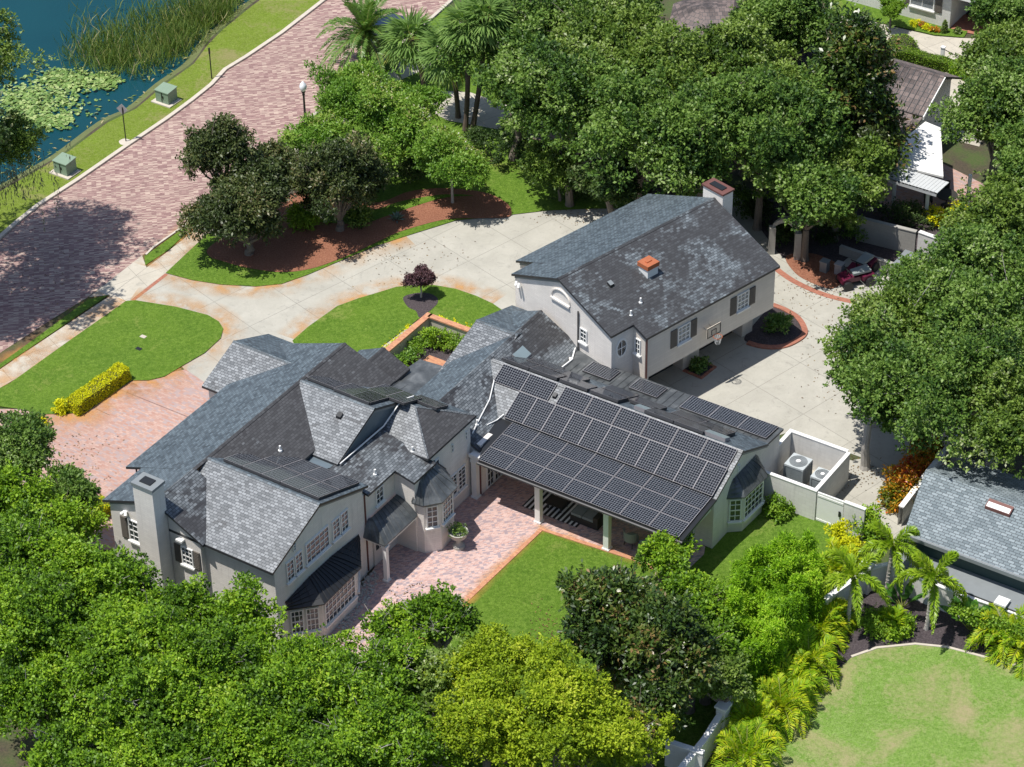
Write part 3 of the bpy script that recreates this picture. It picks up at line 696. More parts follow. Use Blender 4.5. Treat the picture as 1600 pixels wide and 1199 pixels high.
kerb('street_kerb', [(306, 342), (240, 388), (228, 400)], .12, 0, .10, 'kerb', smooth=False)
# pavement along the street, driveway, brick court
sheet('pavement', [(-120, 670), (0, 578), (86, 520), (172, 463), (229, 419), (262, 394), (330, 340), (400, 282), (470, 220), (540, 165), (590, 128), (632, 92), (700, 30), (745, 40), (668, 107), (615, 132), (560, 178), (480, 250), (400, 318), (322, 368), (259, 428), (200, 470), (140, 520), (60, 572), (0, 607), (-120, 690)], .024, 'walk')
sheet('driveway_apron', [(139, 465), (222, 400), (229, 419), (172, 462)], .030, 'walk')
sheet('driveway', [(172, 462), (200, 470), (290, 580), (325, 606), (360, 640), (560, 640), (620, 560), (760, 560), (840, 560), (1000, 640), (1160, 700), (1235, 675), (1345, 715), (1430, 780), (1480, 700), (1440, 440), (1330, 400), (1205, 300), (980, 310), (800, 320), (700, 335), (590, 370), (330, 420), (259, 427), (229, 419)], .020, 'concrete')
m = MB(); a, b = W(205, 469), W(258, 428); n_ = Vector((b.y - a.y, a.x - b.x, 0)).normalized() * .22
m.prism([Vector((p.x, p.y, .026)) for p in (a, b, b + n_, a + n_)], (0, 0, -.004)); tag(m.build('brick_band', 'brick_red'), kind='structure')
sheet('brick_court', [(-40, 640), (40, 640), (205, 596), (290, 578), (322, 600), (360, 640), (400, 800), (200, 860), (60, 860), (-60, 760)], .028, 'drive_brick')
# lawns
sheet('lawn', [(-60, 645), (0, 608), (15, 601), (100, 540), (197, 472), (212, 471), (275, 481), (325, 494), (342, 504), (349, 515), (345, 530), (320, 553), (282, 575), (257, 590), (232, 596), (207, 596), (125, 647), (92, 648), (67, 649), (32, 641), (0, 637), (-60, 650)], .07, 'lawn', 'mulch_red')
sheet('lawn', [(-100, 648), (-40, 600), (0, 570), (60, 527), (137, 470), (170, 462), (86, 519), (0, 577), (-100, 650)], .06, 'lawn', 'mulch_red')
sheet('lawn', [(227, 416), (226, 402), (306, 344), (313, 346), (262, 393)], .06, 'lawn', 'mulch_red')
sheet('lawn', [(259, 428), (300, 439), (345, 446), (400, 449), (440, 445), (480, 431), (541, 405), (590, 385), (635, 370), (712, 346), (765, 341), (849, 331), (915, 328), (990, 327), (1060, 250), (1000, 180), (740, 200), (610, 140), (480, 254), (400, 320), (322, 369)], .062, 'lawn', 'mulch_red')
sheet('lawn', [(610, 133), (668, 108), (700, 78), (760, 70), (800, 160), (720, 150), (650, 145)], .058, 'lawn', 'mulch_red')
sheet('lawn', [(492, 182), (540, 148), (590, 108), (700, 12), (720, 18), (640, 84), (590, 124), (540, 162), (500, 190)], .056, 'lawn')
sheet('lawn', [(457, 534), (482, 512), (527, 480), (560, 468), (600, 456), (619, 450), (650, 447), (677, 447), (712, 453), (744, 464), (770, 476), (790, 490), (760, 540), (700, 545), (668, 490), (600, 540), (560, 590), (480, 580)], .07, 'lawn', 'mulch_red')
sheet('lawn', [(306, 343), (378, 286), (447, 213), (487, 186), (500, 192), (470, 222), (400, 283), (330, 341), (312, 346)], .056, 'lawn')
# mulch beds
sheet('mulch_bed', [(324, 392), (330, 404), (345, 409), (380, 419), (436, 427), (485, 422), (537, 404), (590, 380), (628, 363), (695, 345), (750, 343), (793, 341), (799, 331), (790, 318), (758, 303), (695, 296), (640, 301), (590, 318), (540, 305), (485, 285), (450, 305), (395, 345), (350, 372)], .078, 'mulch_red', smooth=True)
sheet('lawn', [(480, 345), (560, 352), (600, 341), (640, 327), (695, 311), (740, 308), (695, 306), (630, 316), (585, 330), (540, 330), (500, 325)], .09, 'lawn', smooth=True)
sheet('mulch_bed', [(630, 470), (634, 464), (650, 460), (668, 460), (682, 466), (684, 475), (676, 484), (664, 494), (655, 498), (650, 488), (638, 482)], .078, 'mulch_dark', smooth=True)
for pts, wd in (([(205, 467), (275, 478), (325, 491), (344, 501), (353, 515), (349, 532), (324, 555), (286, 577)], .9), ([(262, 430), (300, 441), (345, 448), (400, 451), (442, 447), (482, 433), (543, 407), (592, 387), (637, 372)], -.8),
                ([(457, 530), (482, 509), (527, 478), (560, 466), (600, 453), (650, 444), (712, 450), (744, 461), (772, 474)], .7), ([(0, 606), (100, 539), (197, 471)], .8), ([(172, 464), (86, 521), (0, 580)], .7), ([(330, 365), (261, 425)], .9), ([(312, 348), (231, 418)], .7)):
    for fl in (True, False): tag(stain(pts, 1.15, .034, flip=fl).build('driveway_stain', 'stain'), kind='structure')
for pts, wd in (([(205, 598), (128, 650), (60, 655)], .9), ([(286, 580), (232, 598), (205, 598)], .8)):
    for fl in (True, False): tag(stain(pts, 1.6, .036, flip=fl).build('driveway_stain', 'stain'), kind='structure')
m = MB()
for (a, b) in (((188, 610), (300, 655)), ((150, 640), (172, 650))):
    A, B = W(*a), W(*b); nn = Vector((B.y - A.y, A.x - B.x, 0)).normalized() * .012
    m.prism([Vector((p.x, p.y, .034)) for p in (A - nn, B - nn, B + nn, A + nn)], (0, 0, -.003))
tag(m.build('expansion_joint', 'mulch_dark'), kind='structure')
for fl in (True, False): tag(stain([(590, 1078), (640, 1010), (724, 942), (846, 827), (990, 873), (1062, 906)], .55, .0775, smooth=False, flip=fl).build('patio_stain', 'stain'), kind='structure')
# back garden
sheet('lawn', [(560, 1100), (725, 946), (846, 832), (870, 800), (1060, 800), (1180, 780), (1330, 828), (1340, 880), (1260, 1000), (1080, 1199), (1000, 1300), (560, 1300)], .05, 'lawn')
sheet('patio', [(480, 1040), (585, 890), (590, 860), (640, 800), (740, 700), (800, 700), (1000, 740), (1110, 800), (1100, 868), (1062, 905), (990, 873), (846, 827), (724, 942), (640, 1010), (590, 1080)], .075, 'patio_brick')
kerb('patio_edging', [(590, 1080), (640, 1012), (724, 944), (846, 829), (990, 875), (1062, 908)], .24, 0, .092, 'brick_edge', smooth=False)
sheet('alley', [(1180, 800), (1230, 680), (1330, 720), (1440, 700), (1500, 760), (1420, 850), (1330, 822), (1275, 806)], .016, 'concrete')
sheet('lawn', [(1110, 1320), (1200, 1150), (1330, 1028), (1370, 1014), (1430, 1008), (1480, 1013), (1540, 1029), (1600, 1045), (1700, 1080), (1900, 1199), (1900, 1400), (1100, 1400)], .055, 'lawn_dry')
sheet('mulch_bed', [(1170, 1180), (1250, 1060), (1310, 940), (1420, 880), (1600, 960), (1760, 1030), (1760, 1120), (1600, 1046), (1540, 1030), (1480, 1014), (1430, 1009), (1370, 1015), (1330, 1029), (1200, 1151)], .06, 'mulch_dark')
kerb('bed_edging', [(1330, 1028), (1370, 1014), (1430, 1008), (1480, 1013), (1540, 1029), (1600, 1045), (1700, 1080)], .12, 0, .09, 'kerb', smooth=False)
sheet('dirt_yard', [(1160, 320), (1215, 395), (1250, 425), (1300, 425), (1335, 395), (1400, 425), (1500, 430), (1520, 370), (1440, 345), (1300, 300), (1200, 290)], .032, 'mulch_dark')
sheet('dirt_patch', [(1228, 402), (1262, 396), (1300, 408), (1322, 432), (1300, 452), (1262, 440), (1240, 425)], .036, 'mulch_red', smooth=True)
sheet('mulch_bed', [(1165, 525), (1207, 478), (1225, 485), (1245, 497), (1256, 513), (1255, 526), (1235, 539), (1215, 544), (1190, 543), (1170, 537)], .05, 'mulch_dark', smooth=True)
kerb('bed_edging', [(1207, 478), (1225, 485), (1245, 497), (1256, 513), (1255, 526), (1235, 539), (1215, 544), (1190, 543), (1168, 537)], .3, 0, .10, 'brick_red')
sheet('mulch_bed', [(1068, 578), (1092, 565), (1115, 575), (1096, 590)], .05, 'mulch_dark')
kerb('bed_edging', [(1068, 580), (1096, 592), (1117, 575), (1092, 564)], .18, 0, .09, 'brick_red', smooth=False)
tag(kerb('brick_strip', [(1205, 415), (1240, 440), (1290, 462), (1345, 475)], .35, 0, .04, 'brick_red'), kind='structure')

# pebble bed under the bay window
m = MB(); r = random.Random(3); poly = [W(x, y) for x, y in ((558, 912), (588, 893), (592, 905), (580, 935), (560, 962), (545, 985), (525, 985), (540, 950))]
def inside(p, poly):
    c = False
    for i in range(len(poly)):
        a, b = poly[i - 1], poly[i]
        if (a.y > p.y) != (b.y > p.y) and p.x < (b.x - a.x) * (p.y - a.y) / (b.y - a.y) + a.x: c = not c
    return c
x0, x1 = min(p.x for p in poly), max(p.x for p in poly); y0, y1 = min(p.y for p in poly), max(p.y for p in poly)
k = 0
while k < 700:
    p = Vector((r.uniform(x0, x1), r.uniform(y0, y1), 0)); k += 1
    if not inside(p, poly): continue
    s = r.uniform(.05, .13); m.lathe(p + Vector((0, 0, .06)), [(s * .5, 0), (s * .62, s * .3), (s * .5, s * .6), (s * .2, s * .75)], 6)
tag(m.build('pebbles', 'pebble'), 'pale grey pebbles below the large bay window', 'pebbles', kind='stuff')
# ---------------------------------------------------------------- the house
H = empty('house', S(0, 0, 0), 'large pale grey painted brick house with slate roofs and solar panels', 'house')
def vol(par, F, pts, z0, z1, wall='wall', name='wall'):
    m = MB(F.e); m.prism([F(u, v, z1) for u, v in pts], (0, 0, z0 - z1)); return m.build(name, wall, par)
def roofp(par, F, pts, mat, name='roof', t=.12):
    m = MB(F.e); slab(m, [F(*p) for p in pts], 0, t, 1); return m.build(name, [mat, 'trim_dark'], par)
SP, SB, SW, SM, SG = 'slate_lit', 'slate_dim', 'slate_worn', 'slate_mix', 'slate_garage'  # SP and SB carry the slope's light in their colour
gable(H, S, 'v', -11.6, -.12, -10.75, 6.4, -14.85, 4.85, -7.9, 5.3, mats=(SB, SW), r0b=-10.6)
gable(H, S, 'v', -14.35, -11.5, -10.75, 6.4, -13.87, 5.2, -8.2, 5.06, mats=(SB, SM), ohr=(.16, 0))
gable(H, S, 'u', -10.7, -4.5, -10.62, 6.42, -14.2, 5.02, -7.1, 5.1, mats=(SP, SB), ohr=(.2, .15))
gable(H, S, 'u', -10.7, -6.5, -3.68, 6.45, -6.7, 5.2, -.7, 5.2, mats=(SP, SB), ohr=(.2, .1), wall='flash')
roofp(H, S, [(-9.8, -7.4, 5.06), (-7.2, -7.4, 4.98), (-6.5, -6.6, 5.06), (-9.6, -6.3, 5.14)], 'flash', 'valley_flashing')
roofp(H, S, [(-6.7, -7.15, 5.12), (-4.5, -7.15, 4.58), (-4.5, -5.05, 4.58), (-3.45, -5.05, 4.30), (-3.45, -3.3, 4.30), (-6.7, -3.3, 5.12)], SM)
vol(H, S, [(-6.6, -7.3), (-4.72, -7.3), (-4.72, -4.85), (-6.6, -4.85)], 0, 4.52)
vol(H, S, [(-6.6, -4.86), (-3.6, -4.86), (-3.6, -3.2), (-6.6, -3.2)], 0, 4.22)
# tower with hipped roof
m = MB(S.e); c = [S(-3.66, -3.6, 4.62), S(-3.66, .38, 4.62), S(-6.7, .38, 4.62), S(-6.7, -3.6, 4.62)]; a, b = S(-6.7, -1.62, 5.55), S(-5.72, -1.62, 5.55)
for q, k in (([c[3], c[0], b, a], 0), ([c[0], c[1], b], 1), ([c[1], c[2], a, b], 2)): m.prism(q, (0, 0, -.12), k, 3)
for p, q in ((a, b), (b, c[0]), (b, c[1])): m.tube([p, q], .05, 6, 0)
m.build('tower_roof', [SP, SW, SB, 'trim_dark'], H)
vol(H, S, [(-6.6, -3.35), (-3.86, -3.35), (-3.86, .12), (-6.6, .12)], 0, 4.55, name='tower_wall')
# bay on the tower
bay = [(-3.65, -4.8), (-3.21, -4.76), (-2.68, -4.16), (-2.75, -3.0), (-3.7, -2.3)]
vol(H, S, bay + [(-4, -2.6), (-4, -4.5)], 0, 3.0, name='bay_wall')
m = MB(S.e); ev = [(-3.7, -4.98), (-3.1, -4.92), (-2.5, -4.22), (-2.57, -2.9), (-3.75, -2.1)]; tp = [(-3.62, -4.4), (-3.6, -4.3), (-3.6, -3.9), (-3.6, -3.4), (-3.84, -2.9)]
for i in range(4): m.prism([S(*ev[i], 3.02), S(*ev[i + 1], 3.02), S(*tp[i + 1], 4.0), S(*tp[i], 4.0)], (0, 0, -.08))
for i in range(5): m.tube([S(*ev[i], 3.04), S(*tp[i], 4.02)], .025, 5)
for i in range(4):
    for k in (.33, .66):
        A = S(*ev[i], 3.04).lerp(S(*ev[i + 1], 3.04), k); B = S(*tp[i], 4.02).lerp(S(*tp[i + 1], 4.02), k); m.tube([A, B], .016, 4)
m.build('bay_roof', 'metal', H)
def edge_frame(F, A, B):
    a, b = F(*A), F(*B); d = b - a; return Frame(math.degrees(math.atan2(d.y, d.x)), (a.x, a.y)), d.length
for A, B, n in (((-3.21, -4.76), (-2.68, -4.16), 2), ((-2.68, -4.16), (-2.75, -3.0), 4)):
    E, l = edge_frame(S, A, B); window(H, E, 'v', 0, -1, .12, l - .12, 1.55, 2.8, n, 4)
# porte / small portico with curved metal roof
def curved(par, F, pts_lo, pts_hi, bulge, n=5, name='porch_roof', seams=7, mat='metal_dark'):
    m = MB(F.e); lo = [F(*p) for p in pts_lo]; hi = [F(*p) for p in pts_hi]; rows = []
    for k in range(n + 1):
        t = k / n; rows.append([l.lerp(h, t) + Vector((0, 0, bulge * math.sin(math.pi * t * .9))) for l, h in zip(lo, hi)])
    for k in range(n):
        for i in range(len(lo) - 1): m.prism([rows[k][i], rows[k][i + 1], rows[k + 1][i + 1], rows[k + 1][i]], (0, 0, -.06), 0)
    for i in range(len(lo) - 1):
        s = seams[i] if isinstance(seams, (list, tuple)) else seams
        for j in range(s + 1):
            f = j / s; m.tube([rows[k][i].lerp(rows[k][i + 1], f) + Vector((0, 0, .02)) for k in range(n + 1)], .018, 4)
    return m.build(name, mat, par)
curved(H, S, [(-4.66, -7.5, 2.32), (-3.45, -7.5, 2.32), (-3.45, -4.9, 2.32)], [(-4.66, -7.0, 3.0), (-4.6, -6.9, 3.0), (-4.6, -4.9, 3.0)], .16, seams=[3, 8], mat='metal')
m = MB(S.e); m.box(S, -4.6, -3.52, -7.42, -7.28, 2.12, 2.26); m.box(S, -3.66, -3.5, -7.26, -4.92, 2.12, 2.26); m.build('beam', 'white', H)
def column(F, u, v, w_, h, par):
    m = MB(F.e); m.box(F, u - w_ / 2, u + w_ / 2, v - w_ / 2, v + w_ / 2, 0, h); m.box(F, u - w_ / 2 - .05, u + w_ / 2 + .05, v - w_ / 2 - .05, v + w_ / 2 + .05, 0, .16)
    m.box(F, u - w_ / 2 - .04, u + w_ / 2 + .04, v - w_ / 2 - .04, v + w_ / 2 + .04, h - .12, h - .003); m.build('column', 'white', par)
column(S, -3.6, -7.28, .2, 2.14, H)
# door under the portico
m = MB(S.e); m.box(S, -4.72, -4.64, -6.75, -5.85, .05, 2.05); d_o = m.build('door', 'cream', H)
m = MB(S.e); [m.box(S, -4.64, -4.62, v, v + .22, z, z + .3) for v in (-6.6, -6.3, ) for z in (.9, 1.25, 1.6)]; m.build('pane', 'glass', d_o)
# walls' windows
for a0, a1, n in ((-13.12, -12.58, 2), (-12.5, -11.96, 2), (-11.7, -10.0, 5), (-9.74, -9.18, 2), (-9.1, -8.54, 2)): window(H, S, 'u', -4.65, 1, a0, a1, 3.62, 4.72 if n < 5 else 4.78, n, 4)
window(H, S, 'u', -4.72, 1, -6.35, -5.75, 3.3, 4.2, 2, 3)
window(H, S, 'u', -3.86, 1, -3.05, -2.5, 3.0, 3.95, 2, 3)
for v in (-1.5, -.35): window(H, S, 'u', -3.86, 1, v, v + .16, 3.55, 4.0, 1, 2, sill=False, fr=.03)
window(H, S, 'u', -3.86, 1, -1.75, -1.12, .95, 2.2, 2, 5); window(H, S, 'u', -3.86, 1, -1.04, -.4, .95, 2.2, 2, 5)
window(H, S, 'u', -4.65, 1, -12.55, -12.35, 5.0, 5.45, 1, 3, sill=False, fr=.03, pane='trim_grey')
# the big bay with standing seam roof
bb = [(-4.7, -13.25), (-3.62, -12.1), (-3.72, -9.4), (-4.7, -8.0)]
vol(H, S, bb + [(-5.2, -8.0), (-5.2, -13.25)], 0, 2.22, name='bay_wall')
curved(H, S, [(-4.75, -13.5, 2.28), (-3.42, -12.15, 2.28), (-3.5, -9.25, 2.28), (-4.66, -7.72, 2.28)], [(-4.62, -13.3, 2.72), (-4.62, -11.6, 2.9), (-4.62, -9.9, 2.9), (-4.62, -7.9, 2.72)], .06, name='bay_roof', seams=[4, 10, 5], mat='metal_dark')
for (A, B, k) in ((bb[0], bb[1], 2), (bb[1], bb[2], 1), (bb[2], bb[3], 2)):
    E, l = edge_frame(S, A, B)
    for i in range(k):
        w_ = (l - .2) / k; window(H, E, 'v', 0, -1, .1 + i * w_ + .05, .1 + (i + 1) * w_ - .05, .75, 2.05, 3 if k == 2 else 8, 4)
# south-west gable: windows with shutters, hoods
window(H, S, 'v', -14.19, -1, -12.6, -11.8, 3.4, 4.6, 3, 4, shut=.38)
window(H, S, 'v', -14.19, -1, -9.6, -8.95, 3.35, 4.35, 3, 4, shut=.34)
m = MB(S.e); m.box(S, -12.75, -12.55, -14.32, -14.19, 4.95, 5.02); m.tube([S(-12.7, -14.3, 4.98), S(-12.78, -14.42, 4.9)], .07, 7); m.tube([S(-12.6, -14.3, 4.98), S(-12.5, -14.42, 4.9)], .07, 7); m.build('floodlight', 'white', H)
for u_ in (-9.7, -11.75): m = MB(S.e); m.box(S, u_, u_ + .35, -14.42, -14.2, 4.7 if u_ > -10 else 4.95, 4.8 if u_ > -10 else 5.05); m.build('hood', 'white', H)
# big chimney
def chimney(F, u0, u1, v0, v1, z0, z1, par, cap='trim_grey', flue='metal_dark', wall='wall', lip=.07, ct=.22):
    m = MB(F.e); m.box(F, u0, u1, v0, v1, z0, z1); c = m.build('chimney', wall, par)
    m = MB(F.e); m.box(F, u0 - lip, u1 + lip, v0 - lip, v1 + lip, z1 - ct, z1 + .02); m.build('chimney_cap', cap, c)
    m = MB(F.e); m.box(F, u0 + .25, u1 - .25, v0 + .18, v1 - .18, z1 + .022, z1 + .07); m.build('flue', flue, c)
    return c
chimney(S, -11.3, -10.2, -15.0, -14.22, 0, 7.7, H, wall='wall', ct=.12, lip=.05)
# front wing, small north gable, entry roofs
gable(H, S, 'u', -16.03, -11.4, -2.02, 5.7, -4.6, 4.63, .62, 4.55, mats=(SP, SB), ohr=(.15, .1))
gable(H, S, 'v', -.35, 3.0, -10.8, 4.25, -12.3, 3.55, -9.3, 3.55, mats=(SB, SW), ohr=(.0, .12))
roofp(H, S, [(-9.75, 2.2, 3.36), (-7.4, 1.4, 3.42), (-7.4, 4.4, 3.30), (-9.55, 4.2, 3.30)], 'metal', 'entry_roof')
roofp(H, S, [(-9.6, -.6, 3.9), (-7.0, -.6, 3.9), (-7.3, 1.6, 3.44), (-9.75, 2.25, 3.38)], 'metal', 'entry_roof')
m = MB(S.e)
for i in range(6):
    k = i / 5; m.tube([S(-9.6 + 2.55 * k, -.6, 3.92), S(-9.75 + 2.4 * k, 2.25 - .6 * k, 3.40)], .018, 4)
m.build('roof_seam', 'metal', H)
vol(H, S, [(-9.3, -.3), (-7.2, -.3), (-7.2, 3.9), (-9.3, 3.9)], 0, 3.28)
# link wing and its cross gable
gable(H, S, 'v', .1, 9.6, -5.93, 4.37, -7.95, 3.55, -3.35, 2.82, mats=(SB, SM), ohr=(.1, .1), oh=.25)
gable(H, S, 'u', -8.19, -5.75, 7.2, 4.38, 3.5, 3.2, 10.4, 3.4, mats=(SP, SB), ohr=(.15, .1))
# solar wing
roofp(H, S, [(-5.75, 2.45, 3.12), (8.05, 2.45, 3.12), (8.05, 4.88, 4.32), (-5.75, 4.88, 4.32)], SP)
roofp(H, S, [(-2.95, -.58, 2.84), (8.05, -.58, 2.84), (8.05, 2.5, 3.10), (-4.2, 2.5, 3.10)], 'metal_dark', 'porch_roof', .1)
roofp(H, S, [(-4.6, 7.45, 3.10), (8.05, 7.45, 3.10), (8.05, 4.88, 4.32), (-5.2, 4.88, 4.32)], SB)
roofp(H, S, [(-4.2, 7.4, 3.06), (7.97, 7.4, 3.06), (7.97, 9.1, 2.9), (-1.5, 9.1, 2.9), (-4.4, 10.9, 2.94)], 'metal', 'low_roof')
m = MB(S.e); m.prism([S(-5.7, 4.76, 4.30), S(-5.7, 4.88, 4.38), S(-5.7, 5.0, 4.30)], S(8.05, 0, 0) - S(-5.7, 0, 0)); m.build('ridge_cap', SP, H)
m = MB(S.e)
for i in range(32):
    u = -4.1 + i * .37; m.tube([S(u, 7.4, 3.08), S(u, 9.1, 2.92)], .015, 4)
for i in range(8):
    u = -4.1 + i * .37; m.tube([S(u, 9.1, 2.92), S(u, 10.6, 2.96)], .015, 4)
m.build('roof_seam', 'metal', H)
m = MB(S.e); m.prism([S(-3.3, 2.6, 0), S(-3.3, 2.6, 3.02), S(-3.3, 4.88, 4.2), S(-3.3, 7.4, 3.0), S(-3.3, 8.95, 2.85), S(-3.3, 8.95, 0)], S(7.86, 0, 0) - S(-3.3, 0, 0)); m.build('wall', 'wall', H)
vol(H, S, [(-6, .3), (-3.4, .3), (-3.4, 8.6), (-6, 8.6)], 0, 3.0)
m = MB(S.e)
for (v0, z0, v1, z1) in ((2.4, 3.0, 4.88, 4.2), (7.5, 2.98, 4.88, 4.2), (-.55, 2.72, 2.4, 2.98)): m.prism([S(7.9, v0, z0), S(7.9, v1, z1), S(7.9, v1, z1 - .15), S(7.9, v0, z0 - .15)], S(.08, 0, 0) - S(0, 0, 0))
m.build('rake_board', 'trim_grey', H)
m = MB(S.e); m.box(S, -3.7, 7.75, -.16, .12, 2.3, 2.7); m.box(S, -3.75, 7.8, -.24, -.162, 2.52, 2.7); m.box(S, 7.5, 7.75, .122, 2.55, 2.3, 2.7); m.build('beam', 'white', H)
m = MB(S.e); m.box(S, -3.7, 7.8, .13, 2.58, 2.62, 2.7); m.build('porch_ceiling', 'white', H)
m = MB(S.e); m.tube([S(-3.0, -.62, 2.72), S(8.05, -.62, 2.72)], .07, 7); m.build('gutter', 'trim_dark', H)
for u in (-3.55, 0.0, 3.75, 7.5): column(S, u, 0, .28, 2.32, H)
for u in (-1.9, .6, 3.1, 5.6): window(H, S, 'v', 2.6, -1, u, u + 1.3, .1, 2.1, 4, 5, sill=False)
window(H, S, 'u', -3.4, 1, .7, 1.3, .15, 2.15, 2, 5, sill=False); window(H, S, 'u', -3.4, 1, 1.35, 1.95, .15, 2.15, 2, 5, sill=False)
# end bay
eb = [(7.84, 4.0), (8.4, 4.45), (8.5, 6.2), (7.84, 6.9)]
vol(H, S, eb + [(7.5, 6.9), (7.5, 4.0)], 0, 2.15, name='bay_wall')
curved(H, S, [(7.84, 3.8, 2.2), (8.55, 4.35, 2.2), (8.66, 6.35, 2.2), (7.84, 7.1, 2.2)], [(7.88, 4.4, 2.95), (7.88, 4.7, 2.95), (7.88, 6.1, 2.95), (7.88, 6.5, 2.95)], .1, name='bay_roof', seams=[2, 6, 2], mat='metal')
for A, B, k in ((eb[0], eb[1], 2), (eb[1], eb[2], 5), (eb[2], eb[3], 2)):
    E, l = edge_frame(S, A, B); window(H, E, 'v', 0, -1, .07, l - .07, .7, 2.0, k, 4)
window(H, S, 'u', 7.86, 1, 4.75, 4.95, 3.15, 3.5, 1, 3, sill=False, fr=.03, pane='trim_grey')
# garage wing
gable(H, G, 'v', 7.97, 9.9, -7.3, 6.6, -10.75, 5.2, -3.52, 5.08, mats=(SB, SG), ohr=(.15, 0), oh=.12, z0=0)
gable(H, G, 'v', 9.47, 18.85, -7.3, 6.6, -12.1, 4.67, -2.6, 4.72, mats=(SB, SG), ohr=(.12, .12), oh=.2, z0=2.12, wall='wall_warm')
vol(H, G, [(-11.8, 9.7), (-4.8, 9.7), (-4.8, 18.6), (-11.8, 18.6)], 0, 2.12)
vol(H, G, [(-4.8, 9.65), (-2.85, 9.65), (-2.85, 9.9), (-4.8, 9.9)], 0, 2.1)
vol(H, G, [(-4.9, 13.6), (-4.1, 13.6), (-4.1, 14.75), (-4.9, 14.75)], 0, 2.11, 'wall_warm', 'pier'); vol(H, G, [(-4.9, 17.9), (-4.1, 17.9), (-4.1, 18.65), (-4.9, 18.65)], 0, 2.11, 'wall_warm', 'pier')
for v0, v1 in ((10.0, 13.5), (14.85, 17.8)):
    m = MB(G.e)
    for i in range(4): m.box(G, -4.79, -4.72, v0, v1, .03 + i * .52, .03 + i * .52 + .49)
    m.build('garage_door', 'door_dark', H)
window(H, G, 'v', 8.12, -1, -5.85, -5.35, 3.6, 4.4, 2, 3); window(H, G, 'v', 9.59, -1, -3.5, -3.1, 3.4, 4.3, 2, 3)
window(H, G, 'u', -2.8, 1, 11.8, 12.66, 3.14, 4.14, 3, 4, shut=.42, pane='blind'); window(H, G, 'u', -2.8, 1, 15.98, 16.82, 3.14, 4.14, 3, 4, shut=.42, pane='blind')
m = MB(G.e)   # oval window in the return wall and the arched louvre
for k in range(20):
    a, b = 2 * math.pi * k / 20, 2 * math.pi * (k + 1) / 20
    m.prism([G(-3.66, 8.8 + r_ * .3 * math.cos(t), 3.95 + r_ * .45 * math.sin(t)) for r_, t in ((1, a), (1, b), (1.25, b), (1.25, a))], G(.05, 0, 0) - G(0, 0, 0))
m.box(G, -3.66, -3.62, 8.5, 9.1, 3.93, 3.97); m.box(G, -3.66, -3.621, 8.78, 8.82, 3.5, 4.4); ov = m.build('oval_window', 'white', H)
m = MB(G.e); m.prism([G(-3.66, 8.8 + .3 * math.cos(k * math.pi / 10), 3.95 + .45 * math.sin(k * math.pi / 10)) for k in range(20)], G(.02, 0, 0) - G(0, 0, 0)); m.build('pane', 'glass', ov)
m = MB(G.e); m.box(G, -7.95, -6.6, 8.02, 8.12, 5.12, 5.22)
ar = [(-7.25 + .62 * math.cos(k * math.pi / 12), 5.35 + .5 * math.sin(k * math.pi / 12)) for k in range(13)]
for i in range(12):
    p, q = ar[i], ar[i + 1]; P_ = lambda t, k: (-7.25 + (t[0] + 7.25) * k, 5.35 + (t[1] - 5.35) * k)
    a_, b_ = P_(p, 1.12), P_(q, 1.12); m.prism([G(p[0], 8.05, p[1]), G(q[0], 8.05, q[1]), G(b_[0], 8.05, b_[1]), G(a_[0], 8.05, a_[1])], G(0, .07, 0) - G(0, 0, 0))
m.build('arched_vent', 'wall', H)
m = MB(G.e); m.tube([G(-5.95, 8.05, 5.3), G(-5.95, 8.05, 3.0)], .04, 6); m.build('downspout', 'trim_dark', H); m = MB(G.e); m.tube([G(-2.72, 9.62, 4.6), G(-2.72, 9.62, 2.2)], .045, 6); m.build('downspout', 'rust_dark', H)
m = MB(G.e); m.tube([G(-10.4, 8.0, 4.9), G(-10.3, 7.85, 4.75)], .07, 7); m.tube([G(-10.2, 8.0, 4.9), G(-10.1, 7.85, 4.72)], .07, 7); m.build('floodlight', 'white', H)
chimney(G, -8.15, -6.75, 18.86, 19.6, 0, 7.05, H, cap='rust_dark', lip=.06, ct=.08)
c_ = chimney(G, -5.85, -5.2, 12.05, 12.75, 5.5, 6.45, H, cap='copper', wall='white', lip=.05, flue='copper')
# basketball hoop on the wall over the drive
hp = MB(G.e); hp.box(G, -2.3, -2.26, 13.35, 14.3, 3.0, 3.6); hp.tube([G(-2.8, 13.6, 3.3), G(-2.3, 13.7, 3.2)], .03, 5); hp.tube([G(-2.8, 14.05, 3.3), G(-2.3, 13.95, 3.2)], .03, 5); bo = hp.build('backboard', 'board', H)
fr_ = MB(G.e); [fr_.box(G, -2.26, -2.24, a, b, c, d) for a, b, c, d in ((13.35, 14.3, 3.0, 3.04), (13.35, 14.3, 3.56, 3.6), (13.35, 13.39, 3.04, 3.56), (14.26, 14.3, 3.04, 3.56), (13.65, 13.68, 3.1, 3.38), (13.97, 14.0, 3.1, 3.38), (13.68, 13.97, 3.35, 3.38))]; fr_.build('board_frame', 'metal_dark', bo)
hr = MB(); cc = G(-1.98, 13.83, 3.08); ring = [cc + Vector((.23 * math.cos(t * .4488), .23 * math.sin(t * .4488), 0)) for t in range(15)]; hr.tube(ring, .018, 5, cap=False); hr.build('hoop', 'copper', bo)
hn = MB()
for t in range(12):
    a = t * math.pi / 6; hn.tube([cc + Vector((.22 * math.cos(a), .22 * math.sin(a), 0)), cc + Vector((.12 * math.cos(a + .5), .12 * math.sin(a + .5), -.42))], .008, 3); hn.tube([cc + Vector((.22 * math.cos(a), .22 * math.sin(a), 0)), cc + Vector((.12 * math.cos(a - .5), .12 * math.sin(a - .5), -.42))], .008, 3)
hn.build('net', 'white', bo)
